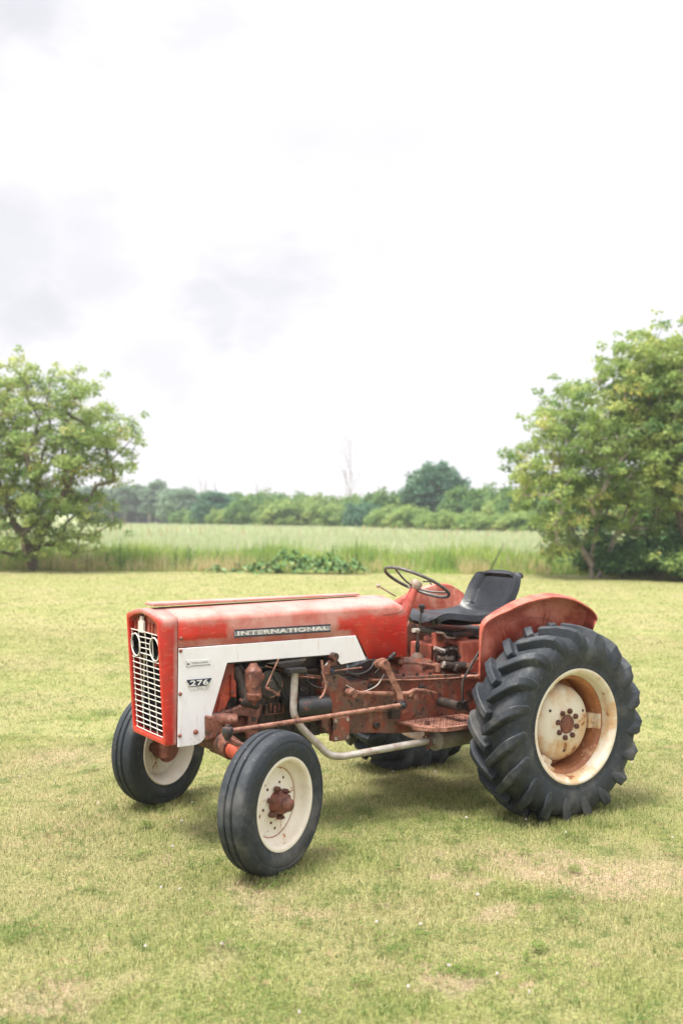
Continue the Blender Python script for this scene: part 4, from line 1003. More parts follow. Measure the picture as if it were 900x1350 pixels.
# steering links
bm = BM(); add_tube(bm, [(2.058, .50, .664), (1.45, .425, .663), (.885, .352, .663)], .013, 14)
dl = obj('drag_link', bm, M['rodrust'], T, smooth=60)
bm = BM(); add_lathe(bm, [(0, .035), (.012, .034), (.014, .024), (.026, .020), (.03, .006), (.027, -.02), (.018, -.03), (.014, -.045), (0, -.046)], 20, ax='z', c=(2.075, .50, .664))
obj('ball_joint', bm, M['black'], dl, smooth=50)
bm = BM(); add_lathe(bm, [(0, .022), (.010, .022), (.014, .014), (.024, .012), (.027, -.004), (.022, -.024), (0, -.026)], 20, ax='y', c=(.872, .352, .663))
add_cyl(bm, (.872, .29, .663), (.872, .352, .663), .012); add_bolt(bm, (.872, .372, .663), (0, 1, 0), .013)
obj('ball_joint', bm, M['black'], dl, smooth=50)
bm = BM(); add_tube(bm, [(2.075, .50, .62), (2.03, .52, .60), (1.95, .58, .585), (1.912, .6, .585)], None, sq=(.034, .022)); obj('steering_arm', bm, M['brown'], T, smooth=0, bevel=.004)
bm = BM(); add_tube(bm, [(1.96, .52, .575), (1.96, -.52, .575)], .011, 10); obj('tie_rod', bm, M['rodrust'], T, smooth=60)
# lumpy brown filter housing
bm = BM()
add_lathe(bm, [(0, .11), (.02, .108), (.032, .09), (.048, .07), (.05, .03), (.046, -.05), (.05, -.055), (.046, -.085), (.026, -.10), (.022, -.118), (0, -.12)], 18, ax='z', c=(1.775, .215, .842))
add_box(bm, 1.735, 1.80, .16, .23, .80, .86); add_cyl(bm, (1.76, .2, .88), (1.72, .235, .872), .02, n=12); add_cyl(bm, (1.80, .2, .77), (1.84, .20, .74), .022, n=12)
add_cyl(bm, (1.765, .262, .78), (1.765, .275, .78), .014, n=6)
obj('fuel_filter', bm, M['brown'], T, smooth=30, bevel=.004)
bm = BM(); add_cyl(bm, (1.85, .15, .93), (1.80, .20, .76), .035, .04, n=16); add_cyl(bm, (1.84, .21, .75), (1.74, .21, .72), .025, n=12)
obj('water_pump', bm, M['dark'], T, smooth=40, bevel=.004)
# dynamo with its pulley and belt guard
bm = BM(); add_cyl(bm, (1.66, .135, .828), (1.66, .200, .828), .070, n=36); add_cyl(bm, (1.66, .200, .828), (1.66, .206, .828), .076, n=36); add_cyl(bm, (1.66, .205, .828), (1.66, .222, .828), .025, n=16)
dy = obj('generator', bm, M['black'], T, smooth=40, bevel=.003)
bm = BM(); add_tube(bm, [(1.66 + .074 * math.cos(a), .204, .828 + .074 * math.sin(a)) for a in [R(-75 - 110 + 12 * i) for i in range(9)]], .005, 8)
add_tube(bm, [(1.71, .245, .812), (1.68, .25, .80), (1.635, .25, .772)], None, sq=(.022, .014)); add_bolt(bm, (1.705, .25, .812), (0, 1, 0), .011)
obj('belt_bracket', bm, M['rodrust'], dy, smooth=40)
bm = BM(); add_tube(bm, [(1.632, .24, .965), (1.718, .25, .815)], .0045, 8); obj('dipstick', bm, M['rodrust'], T, smooth=60)
# oil filter
bm = BM(); add_lathe(bm, [(0, .205), (.052, .205), (.055, .19), (.055, .01), (.050, 0), (.046, 0), (.044, -.005), (.014, -.006), (.012, -.02), (0, -.02)], 28, ax='z')
o = obj('oil_filter', bm, M['black'], T, smooth=40); o.location = (1.515, .235, .694); o.rotation_euler = (0, R(-93), 0)
# fuel / brake lines
bm = BM(); add_tube(bm, spline([(1.356, .245, .94), (1.345, .25, .85), (1.335, .255, .79), (1.37, .26, .735), (1.46, .25, .692)], 6), .007, 10); obj('fuel_line', bm, M['rodrust'], T, smooth=60)
bm = BM(); add_tube(bm, [(1.54, .23, .868), (1.40, .235, .845)], .0035, 8); add_tube(bm, spline([(1.70, .22, .93), (1.5, .19, .87), (1.3, .2, .84)], 4), .0035, 8)
add_tube(bm, [(1.275, .235, .873), (1.08, .24, .880)], .004, 8)
obj('control_rod', bm, M['rodrust'], T, smooth=60)
bm = BM(); add_tube(bm, spline([(1.30, .22, .92), (1.33, .21, .87), (1.30, .2, .84), (1.18, .2, .79)], 6), .006, 8); add_tube(bm, spline([(1.20, .26, .79), (1.10, .26, .745), (.99, .26, .77), (.93, .25, .83)], 6), .0035, 8)
obj('cable', bm, M['pipe'], T, smooth=60)
# intake bracket with lamp-like bits under the hood
bm = BM()
add_prism(bm, [(1.345, .90), (1.295, .91), (1.285, .86), (1.32, .845)], .215, .235); add_box(bm, 1.24, 1.30, .20, .225, .90, .93)
add_cyl(bm, (1.27, .2, .955), (1.27, .26, .955), .022, n=14); add_tube(bm, [(1.5, .17, .85), (1.34, .2, .835)], None, sq=(.03, .012))
obj('throttle_bracket', bm, M['brown'], T, smooth=30, bevel=.003)
bm = BM(); add_cyl(bm, (1.283, .23, .875), (1.283, .25, .875), .011, n=12); obj('nut', bm, M['navy'], T, smooth=30)
bm = BM(); add_lathe(bm, [(0, .09), (.07, .085), (.085, .06), (.085, -.03), (.06, -.06), (0, -.065)], 24, ax='y', c=(1.23, .12, .88)); obj('air_cleaner', bm, M['dark'], T, smooth=40)
bm = BM()
for k_, (x, z) in enumerate([(1.86, .80), (1.80, .69), (1.70, .74), (1.60, .76), (1.44, .78), (1.38, .66), (1.62, .60), (1.75, .58), (1.55, .72), (1.40, .58), (1.46, .62)]): add_cyl(bm, (x, .14, z), (x + .004, .175 + .01 * (k_ % 3), z), .010 + .006 * (k_ % 3), n=6 if k_ % 2 else 14)
add_box(bm, 1.36, 1.44, .14, .19, .58, .66); add_cyl(bm, (1.40, .19, .62), (1.40, .205, .62), .028, n=20); add_box(bm, 1.62, 1.74, .14, .178, .53, .59)
obj('block_fittings', bm, M['dark'], block, smooth=30, bevel=.003)
bm = BM()
for pth in ([(1.84, .19, .94), (1.80, .20, .90), (1.72, .20, .92), (1.60, .19, .90), (1.50, .19, .84)], [(1.66, .20, .90), (1.60, .22, .80), (1.56, .21, .72), (1.50, .2, .66)], [(1.44, .2, .90), (1.42, .21, .82), (1.34, .22, .78), (1.28, .23, .80)], [(1.20, .2, .87), (1.10, .22, .84), (1.02, .23, .86), (.98, .22, .90)]): add_tube(bm, spline(pth, 6), .0055, 8)
obj('wiring', bm, M['black'], T, smooth=60)
# exhaust: manifold elbow, clamp, down pipe, long pipe, muffler
bm = BM(); add_prism(bm, [(1.70, .945), (1.44, .955), (1.46, .925), (1.51, .905), (1.60, .905), (1.64, .925)], .15, .235); mf = obj('exhaust_manifold', bm, M['dark'], T, smooth=0, bevel=.012)
bm = BM(); add_box(bm, 1.482, 1.590, .215, .290, .888, .912); add_bolt(bm, (1.575, .25, .890), (0, 0, -1), .010); add_bolt(bm, (1.50, .265, .890), (0, 0, -1), .010); obj('flange', bm, M['black'], mf, smooth=0, bevel=.006)
bm = BM(); add_tube(bm, fillet([(1.535, .252, .895), (1.545, .255, .66), (1.50, .262, .585), (1.33, .285, .415), (1.25, .29, .398), (.655, .375, .443)], .06, 6), .0205, 20)
obj('exhaust_pipe', bm, M['pipe'], T, smooth=60)
bm = BM(); add_lathe(bm, [(.025, -.035), (.030, -.03), (.030, -.005), (.062, 0), (.0645, .004), (.0645, .01), (.062, .012), (.062, .33), (.03, .335), (0, .335)], 32, ax='z')
o = obj('muffler', bm, M['muffler'], T, smooth=40); o.location = (.655, .375, .443); o.rotation_euler = (R(10), R(-91), 0)
bm = BM(); add_tube(bm, [(.705 + .0 * a, .372 + .034 * math.cos(a), .441 + .034 * math.sin(a)) for a in [R(15 * i) for i in range(25)]], .006, 6, cap=False); add_box(bm, .695, .715, .36, .385, .47, .56); add_bolt(bm, (.703, .41, .43), (0, 1, 0), .009); add_bolt(bm, (.703, .375, .405), (0, .2, -1), .009); obj('pipe_clamp', bm, M['nut'], T, smooth=30)
# clutch housing with the bolted plate
bm = BM()
add_prism(bm, [(1.33, .80), (1.30, .845), (1.22, .85), (1.14, .80), (1.10, .74), (1.105, .60), (1.14, .60), (1.14, .52), (1.25, .50), (1.33, .56)], .12, .21)
add_prism(bm, [(1.318, .81), (1.300, .82), (1.262, .61), (1.262, .475), (1.277, .475), (1.277, .61)], .2, .232)
add_box(bm, 1.14, 1.33, -.2, .13, .5, .82)
bh = obj('bell_housing', bm, M['trans'], T, smooth=0, bevel=.018, seg=3)
bm = BM(); add_box(bm, 1.152, 1.266, .215, .232, .470, .608); pl = obj('bolted_plate', bm, M['trans'], bh, smooth=0, bevel=.008)
bm = BM()
for x, z in ((1.249, .589), (1.168, .589), (1.249, .490), (1.168, .488)): add_lathe(bm, [(0, .002), (.006, .002), (.006, .005), (.009, .005), (.0095, 0)], 12, c=(x, .232, z))
for x, z in ((1.22, .497), (1.19, .497)): add_lathe(bm, [(0, .003), (.003, 0)], 8, c=(x, .232, z))
obj('bolt', bm, M['pipe'], pl, smooth=40)
# transmission housing
bm = BM()
add_prism(bm, [(1.14, .79), (.93, .795), (.43, .775), (.05, .76), (.05, .42), (.45, .43), (.60, .455), (.80, .465), (1.0, .49), (1.14, .50)], -.2, .2)
add_prism(bm, [(1.0, .803), (.05, .775), (.05, .757), (1.0, .785)], -.215, .215)
add_prism(bm, [(1.14, .63), (.80, .60), (.80, .595), (1.14, .62)], .198, .212)
tr_ = obj('transmission', bm, M['trans'], T, smooth=0, bevel=.014, seg=3)
for x, z in ((.99, .76), (.95, .53), (.62, .72), (.62, .5)):
    bm = BM(); add_cyl(bm, (x, .19, z), (x, .222, z), .02, n=14); obj('plug', bm, M['dark'], tr_, smooth=30, bevel=.003)
bm = BM()
add_box(bm, .80, .86, .19, .24, .56, .61)
obj('housing_boss', bm, M['dark'], tr_, smooth=30)
for i in range(9):
    bm = BM(); add_bolt(bm, (.14 + i * .1, .19, .778 + i * .003), (0, 0, 1), .010); obj('bolt', bm, M['dark'], tr_, smooth=30)
# gearbox cover
bm = BM()
for (z, s) in ((0, 1),): pass
def loft(bm, rects):
    rows = [[bm.verts.new(p) for p in ((x0, y0, z), (x1, y0, z1), (x1, y1, z1), (x0, y1, z))] for x0, x1, y0, y1, z, z1 in rects]
    for A, B in zip(rows, rows[1:]):
        for i in range(4): bm.faces.new((A[i], A[(i + 1) % 4], B[(i + 1) % 4], B[i]))
    bm.faces.new(rows[0][::-1]); bm.faces.new(rows[-1])
loft(bm, [(.33, 1.0, -.16, .17, .78, .795), (.35, .96, -.14, .15, .80, .81), (.40, .80, -.09, .085, .855, .862), (.44, .72, -.07, .06, .865, .868)])
gc = obj('gearbox_cover', bm, M['trans'], T, smooth=0, bevel=.012, seg=3)
bm = BM()
for x, y in ((.93, .13), (.75, .145), (.55, .14), (.40, .13)): add_bolt(bm, (x, y, .815), (0, 0, 1), .010)
obj('bolt', bm, M['nut'], gc, smooth=0)
# selector lever lying on the cover
bm = BM(); add_tube(bm, spline([(.71, .13, .872), (.62, .15, .862), (.50, .16, .842), (.45, .16, .82)], 5), .009, 10); add_lathe(bm, [(0, .018), (.014, .012), (.018, 0), (.014, -.012), (0, -.018)], 12, c=(.72, .13, .873)); add_cyl(bm, (.46, .155, .80), (.46, .16, .85), .024, n=12)
obj('range_lever', bm, M['rodrust'], T, smooth=50)
# gear lever
bm = BM(); add_tube(bm, [(.49, 0, .86), (.488, 0, 1.0), (.458, 0, 1.17)], .0065, 10)
gl = obj('gear_lever', bm, M['steelgrey'], T, smooth=60)
bm = BM(); add_lathe(bm, [(0, .205), (.012, .204), (.021, .197), (.022, .188), (.015, .178), (.011, .160), (.012, .150), (0, .150)], 20, ax='z', c=(.458, 0, .995)); obj('knob', bm, M['blackplastic'], gl, smooth=50)
bm = BM(); add_lathe(bm, [(0, .985), (.010, .985), (.013, .975), (.013, .965), (.015, .962), (.015, .945), (.013, .942), (.014, .925), (.012, .915), (0, .915)], 16, ax='z', c=(.49, 0, -.015)); obj('collar', bm, M['black'], gl, smooth=50)
bm = BM(); add_lathe(bm, [(0, .902), (.012, .902), (.026, .893), (.036, .876), (.038, .862), (.034, .858), (0, .858)], 22, ax='z', c=(.49, 0, 0)); obj('boot', bm, M['clay'], gl, smooth=50)
bm = BM(); add_cyl(bm, (.49, 0, .82), (.49, 0, .86), .034, .03, n=20); obj('boss', bm, M['fender'], gl, smooth=50)
# clutch pedal: arched flat arm and its pivot rod
bm = BM(); add_tube(bm, spline([(1.0, .28, .90), (.965, .30, .915), (.94, .31, .86), (.915, .32, .80), (.878, .325, .735), (.868, .33, .672)], 6), None, sq=(.022, .034))
add_cyl(bm, (.97, .24, .895), (.97, .33, .895), .026, n=16)
cp = obj('clutch_arm', bm, M['rodrust'], T, smooth=35, bevel=.003)
bm = BM(); add_tube(bm, [(1.175, .29, .748), (.93, .30, .726), (.79, .30, .714), (.75, .30, .728), (.72, .305, .730)], .0125, 10); add_tube(bm, [(.74, .30, .730), (.68, .31, .727), (.60, .315, .706)], None, sq=(.035, .010)); add_cyl(bm, (1.18, .25, .75), (1.18, .315, .75), .022, n=14); add_cyl(bm, (.74, .26, .69), (.74, .31, .69), .016, n=12)
obj('brake_rod', bm, M['rodrust'], T, smooth=35)
# thin lever on the right of the platform and its link
bm = BM(); add_tube(bm, [(.315, .40, .965), (.40, .40, .86), (.463, .40, .772), (.463, .40, .62)], .008, 10); add_lathe(bm, [(0, .01), (.010, 0), (0, -.01)], 10, c=(.312, .40, .968)); add_cyl(bm, (.463, .37, .63), (.463, .42, .63), .022, n=14); add_cyl(bm, (.50, .24, .63), (.50, .42, .63), .03, n=16); add_tube(bm, [(.46, .41, .66), (.43, .41, .60)], None, sq=(.03, .012))
obj('brake_lever', bm, M['dark'], T, smooth=50)
bm = BM(); add_tube(bm, [(1.0, .235, .80), (.7, .24, .778), (.45, .26, .770), (.25, .34, .782)], .005, 8); obj('long_rod', bm, M['rodrust'], T, smooth=60)
bm = BM(); add_tube(bm, [(.34, .25, .77), (.29, .32, .775), (.24, .36, .80)], .014, 10); add_tube(bm, spline([(.28, .2, .80), (.25, .25, .86), (.19, .27, .875), (.15, .27, .83)], 5), None, sq=(.03, .012)); obj('linkage', bm, M['rodrust'], T, smooth=40)
# foot platforms
for sy in (1, -1):
    bm = BM()
    y0, y1 = sy * .19, sy * .50
    P_ = [(.80, .21), (.80, .35), (.74, .46), (.66, .50), (.36, .50), (.30, .44), (.30, .21)]
    add_prism(bm, [(x, sy * y) for x, y in P_], .527, .535, 'z')
    for (a, b2) in zip(P_[1:], P_[2:-1]): add_prism(bm, [(a[0], sy * a[1]), (b2[0], sy * b2[1]), (b2[0] - .004, sy * (b2[1] - .006)), (a[0] - .004, sy * (a[1] - .006))], .512, .530, 'z')
    ft = obj('foot_platform', bm, M['rodrust'], T, smooth=0, bevel=.002)
    bm = BM(); random.seed(3)
    for i in range(17):
        for j in range(9):
            x = .35 + i * .024; y = .24 + j * .028
            if x > .72 and y > .40: continue
            a = .6 if (i + j) % 2 else -.6; c_, s_ = math.cos(a) * .009, math.sin(a) * .009
            add_prism(bm, [(x - c_, sy * (y - s_)), (x - s_ * .3, sy * (y + c_ * .3)), (x + c_, sy * (y + s_)), (x + s_ * .3, sy * (y - c_ * .3))], .5345, .5385, 'z')
    obj('tread_pattern', bm, M['nut'], ft, smooth=0)
    bm = BM(); add_box(bm, .52, .56, min(sy * .19, sy * .48), max(sy * .19, sy * .48), .505, .526); add_box(bm, .70, .72, min(sy * .19, sy * .4), max(sy * .19, sy * .4), .50, .526); obj('platform_bracket', bm, M['dark'], ft, smooth=0, bevel=.003)
# rear axle: housing, trumpets, drop boxes
bm = BM()
add_cyl(bm, (0, -.55, .60), (0, .55, .60), .10, n=32)
add_prism(bm, [(.30, .98), (-.25, .98), (-.28, .45), (.28, .43)], -.19, .19)
rh = obj('rear_housing', bm, M['red_rust'], T, smooth=35, bevel=.015, seg=3)
for sy in (1, -1):
    bm = BM(); add_lathe(bm, [(.10, 0), (.17, .03), (.20, .06), (.215, .09), (.215, .16), (.20, .18), (.05, .19), (0, .19)], 36, c=(0, 0, 0))
    o = obj('axle_drum', bm, M['orange'], rh, smooth=40); o.location = (0.02, sy * .36, .60)
    if sy < 0: o.rotation_euler = (R(180), 0, 0)
    bm = BM(); add_cyl(bm, (0, sy * .5, .539), (0, sy * .80, .539), .05, n=24); obj('half_shaft', bm, M['hub'], rh, smooth=40)
# dark brake disc cover seen on the far side behind the lever
bm = BM(); add_lathe(bm, [(0, .02), (.16, .02), (.17, .012), (.178, .012), (.18, 0), (.18, -.02)], 40, c=(.19, -.30, .95)); obj('brake_cover', bm, M['brown'], T, smooth=40)
# seat frame and hydraulic block
bm = BM()
add_box(bm, .36, .44, .07, .11, .82, 1.03); add_box(bm, .20, .25, .05, .15, .82, 1.0); add_box(bm, -.12, .44, -.14, .10, .82, .955)
add_prism(bm, [(.28, .97), (.10, .97), (.02, .82), (.30, .82)], .09, .15)
sf = obj('seat_pedestal', bm, M['red_rust'], T, smooth=0, bevel=.008)
bm = BM(); add_cyl(bm, (.40, .11, .995), (.40, .125, .995), .02, n=14); add_cyl(bm, (.22, .15, .93), (.22, .16, .93), .014, n=10)
obj('bolt', bm, M['nut'], sf, smooth=30)
bm = BM()
for x0 in (.40, .16): add_tube(bm, [(x0 + .04, .13, 1.035), (x0 + .01, .14, 1.035), (x0 - .02, .14, 1.0), (x0 - .07, .14, 1.0), (x0 - .1, .14, 1.03), (x0 - .14, .14, 1.03)], None, sq=(.05, .008))
obj('seat_rail', bm, M['clay'], sf, smooth=0)
bm = BM()
add_prism(bm, [(.45, .93), (.30, .95), (.24, .90), (.24, .84), (.34, .83), (.44, .87)], .10, .16)
for x, z in ((.44, .915), (.40, .925), (.36, .93), (.32, .925), (.40, .885), (.35, .88), (.30, .885), (.28, .92)): add_cyl(bm, (x, .15, z), (x, .185, z), .015, .012, n=8)
add_cyl(bm, (.43, .18, .84), (.27, .20, .82), .028, .03, n=16); add_cyl(bm, (.46, .16, .88), (.36, .19, .865), .02, n=12); add_cyl(bm, (.36, .2, .8), (.34, .22, .84), .022, n=10)
hv = obj('hydraulic_valve', bm, M['dark'], T, smooth=30, bevel=.005)
for a_, b_2, r_ in (((.262, .205, .822), (.235, .208, .818), .024), ((.475, .15, .945), (.40, .165, .92), .013), ((.44, .18, .846), (.425, .182, .842), .024)):
    bm = BM(); add_cyl(bm, a_, b_2, r_, n=6); obj('fitting', bm, M['pipe'], hv, smooth=0)
bm = BM(); add_cyl(bm, (.50, .05, .85), (.44, .05, .80), .03, n=14); add_box(bm, .48, .54, .06, .14, .81, .86); obj('detent_housing', bm, M['brown'], T, smooth=30, bevel=.005)
bm = BM(); add_tube(bm, [(.98, .23, .835), (.90, .225, .90), (.84, .22, .935)], .006, 8); add_cyl(bm, (.87, .22, .915), (.83, .22, .94), .014, n=10); obj('choke_rod', bm, M['dark'], T, smooth=50)
# dashboard column behind the hood
bm = BM(); add_prism(bm, [(.722, 1.22), (.722, .90), (.70, .84), (.68, .86), (.69, 1.0), (.695, 1.20)], -.12, .13); dash = obj('dashboard', bm, M['red_rust'], T, smooth=0, bevel=.02, seg=3)
bm = BM(); add_cyl(bm, (.69, .215, 1.07), (.62, .17, 1.06), .014, n=10); obj('key_switch', bm, M['pipe'], dash, smooth=40)
# steering column and wheel
ca = R(27); nrm = Vector((-math.sin(ca), 0, math.cos(ca))); hubp = Vector((.50, 0, 1.338))
bm = BM(); add_cyl(bm, hubp - nrm * .26, hubp - nrm * .045, .040, .026, n=20); add_cyl(bm, hubp - nrm * .06, hubp - nrm * .03, .018, n=16)
obj('steering_column', bm, M['fender_far'], T, smooth=40)
bm = BM(); rr = .213
add_lathe(bm, [(rr + .0105 * math.cos(a), .0105 * math.sin(a)) for a in [2 * math.pi * i / 12 for i in range(12)]], 72, close=True, ax='z')
sw = obj('steering_wheel', bm, M['steelgrey'], T, smooth=60); sw.location = hubp; sw.rotation_euler = (0, -ca, 0)
bm = BM()
for a in (R(5), R(125), R(245)):
    add_tube(bm, spline([(.03 * math.cos(a), .03 * math.sin(a), -.035), (.11 * math.cos(a), .11 * math.sin(a), -.028), (.205 * math.cos(a), .205 * math.sin(a), -.002)], 5), .0065, 8)
obj('spokes', bm, M['steelgrey'], sw, smooth=60)
bm = BM(); add_lathe(bm, [(0, .012), (.02, .011), (.036, .004), (.040, -.012), (.034, -.03), (.030, -.048), (0, -.048)], 28, ax='z'); obj('hub', bm, M['clay'], sw, smooth=50)
bm = BM(); add_tube(bm, [(.828, .05, 1.327), (.775, .05, 1.30), (.70, .05, 1.262)], .005, 8); add_lathe(bm, [(0, .013), (.010, .009), (.014, 0), (.010, -.009), (0, -.013)], 14, ax='z', c=(.832, .05, 1.329)); obj('throttle_lever', bm, M['clay'], T, smooth=50)
# seat: a pan that sweeps up into a back, padded and welted
def seat_sheet(th, inset, lift):
    """centreline in (x, z), half width per station"""
    cl = [(.43, 1.062, .13), (.405, 1.088, .185), (.34, 1.083, .215), (.26, 1.068, .232), (.16, 1.058, .238), (.06, 1.058, .235), (-.03, 1.066, .235), (-.08, 1.088, .232), (-.115, 1.13, .232), (-.15, 1.20, .234), (-.18, 1.27, .232), (-.205, 1.33, .215), (-.222, 1.358, .188), (-.232, 1.368, .13)]
    return cl
bm = BM(); cl = seat_sheet(0, 0, 0); rows = []
NY = 22
pts_c = spline([(x, hw, z) for x, z, hw in cl], 5)
for idx, q in enumerate(pts_c):
    s = idx / (len(pts_c) - 1); row = []
    i0 = max(idx - 1, 0); i1 = min(idx + 1, len(pts_c) - 1); tg = (pts_c[i1] - pts_c[i0]); nrmv = Vector((-tg.z, 0, tg.x)).normalized() * -1
    if nrmv.z < -.2 or (nrmv.x < 0 and abs(nrmv.z) < .5): nrmv = -nrmv
    for j in range(NY + 1):
        v = -1 + 2 * j / NY
        side = abs(v) ** 2.8 * (.028 + .034 * math.exp(-((s - .52) / .22) ** 2))
        # raised welt round the back cushion
        e = 0
        if s > .52:
            dy = abs(abs(v) - .74); ds = min(abs(s - .62), abs(s - .93))
            inside = abs(v) < .74 and .62 < s < .93
            e = -.018 if inside else 0
            if abs(v) < .80 and .60 < s < .95 and not inside: e = .004
        else:
            e = .007 * math.exp(-((abs(v) - .5) / .3) ** 2) - .006 * math.exp(-(v / .2) ** 2)
        p = Vector((q.x, v * q.y, q.z)) + nrmv * (side + e)
        row.append(bm.verts.new(p))
    rows.append(row)
for A, B in zip(rows, rows[1:]):
    for j in range(NY): bm.faces.new((A[j], A[j + 1], B[j + 1], B[j]))
seat = obj('seat', bm, M['vinyl'], T, smooth=180)
s_ = seat.modifiers.new('pad', 'SOLIDIFY'); s_.thickness = .040; s_.offset = -1 if True else 1
b_ = seat.modifiers.new('bevel', 'BEVEL'); b_.width = .012; b_.segments = 3; b_.limit_method = 'ANGLE'; b_.angle_limit = R(50)
seat.modifiers.new('smooth', 'SUBSURF').levels = 1; seat.modifiers['smooth'].render_levels = 1
bm = BM(); random.seed(8)
for i in range(15):
    y = -.15 + .30 * i / 14; h = random.uniform(-.006, .004); x = -.222 + random.uniform(-.012, .012)
    add_tube(bm, [(x + .015, y, 1.362 + h), (x - .006, y + .006, 1.378 + h), (x - .03, y + random.uniform(-.01, .01), 1.364 + h)], .009 + random.random() * .007, 6)
obj('torn_edge', bm, M['vinyl'], seat, smooth=50)
bm = BM()
for i in range(7):
    y = -.12 + .25 * i / 6; add_tube(bm, [(-.226, y, 1.380), (-.232, y + .012, 1.390), (-.246, y + .02, 1.382)], .0045 + .002 * (i % 3), 6)
add_tube(bm, [(.15, .08, 1.067), (.13, .10, 1.070), (.12, .12, 1.071), (.09, .16, 1.076)], .004, 6); add_tube(bm, [(.12, .12, 1.071), (.10, .11, 1.071)], .004, 6)
obj('foam', bm, M['foam'], seat, smooth=50)
bm = BM(); add_box(bm, -.05, .34, -.17, .17, 1.0, 1.035); add_box(bm, .06, .12, -.10, .12, .955, 1.0); obj('seat_mount', bm, M['black'], T, smooth=0, bevel=.01)

# ---------------------------------------------------------------- fenders
RIM = [(0.407, 0.49, 0.795), (0.407, 0.495, 0.943), (0.401, 0.5, 1.068), (0.375, 0.51, 1.126), (0.306, 0.525, 1.166), (0.241, 0.54, 1.189), (0.113, 0.56, 1.235), (-0.063, 0.585, 1.265), (-0.178, 0.605, 1.26), (-0.264, 0.63, 1.236), (-0.363, 0.65, 1.182), (-0.4, 0.66, 1.129), (-0.385, 0.65, 1.087), (-0.42, 0.6, 1.03), (-0.43, 0.57, 0.95)]
for sy in (1, -1):
    bm = BM(); rim = spline(RIM, 4); rows = []
    wc = Vector((0, 0, .54))
    for i, q in enumerate(rim):
        rad = Vector((q.x, 0, q.z - .54)); rl = rad.length; rn = rad.normalized()
        s = i / (len(rim) - 1); wdt = .010 + .085 * min(1, max(0, (s - .10) / .35)); yw = q.y - wdt
        crown = .002 + .016 * min(1, s * 2.2)
        row = [Vector((q.x, q.y, q.z)) - rn * .010, Vector((q.x, q.y - .001, q.z)), Vector((q.x, q.y - wdt * .4, q.z)) + rn * crown * .8, Vector((q.x, q.y - wdt * .75, q.z)) + rn * crown]
        row += [Vector((q.x, yw, q.z)) + rn * crown * .6, Vector((q.x, yw - .008, q.z)) - rn * .012, Vector((q.x, min(yw, .50), q.z)) - rn * min(.10, rl - .32), Vector((0, .49 - .03 * min(1, s * 2), .54)) + rn * .30]
        rows.append([bm.verts.new((p.x, sy * p.y, p.z)) for p in row])
    for A, B in zip(rows, rows[1:]):
        for j in range(len(A) - 1): bm.faces.new((A[j], A[j + 1], B[j + 1], B[j]))
    fe = obj('fender', bm, M['fender'] if sy > 0 else M['fender_far'], T, smooth=50)
    s_ = fe.modifiers.new('sheet', 'SOLIDIFY'); s_.thickness = .004; s_.offset = 0
    # pressed seams
    bm = BM()
    for deg in (62, 66, 100, 104):
        a = R(deg); add_tube(bm, [(math.cos(a) * r_, sy * .505, .54 + math.sin(a) * r_) for r_ in (.52, .56, .60, .64)], .0035, 6)
    add_tube(bm, [(math.cos(R(d)) * .60, sy * .505, .54 + math.sin(R(d)) * .60) for d in range(66, 108, 4)], .0025, 6)
    if sy < 0: add_tube(bm, [(math.cos(R(d)) * .56, sy * .434, .56 + math.sin(R(d)) * .56) for d in range(40, 130, 4)], .003, 6)
    obj('pressed_seam', bm, M['red_rust'], fe, smooth=60)
    if sy < 0:
        bm = BM(); add_tube(bm, [(-.02, -.5, 1.272), (-.02, -.52, 1.30), (.02, -.55, 1.30)], .006, 6); obj('fender_hook', bm, M['black'], fe)

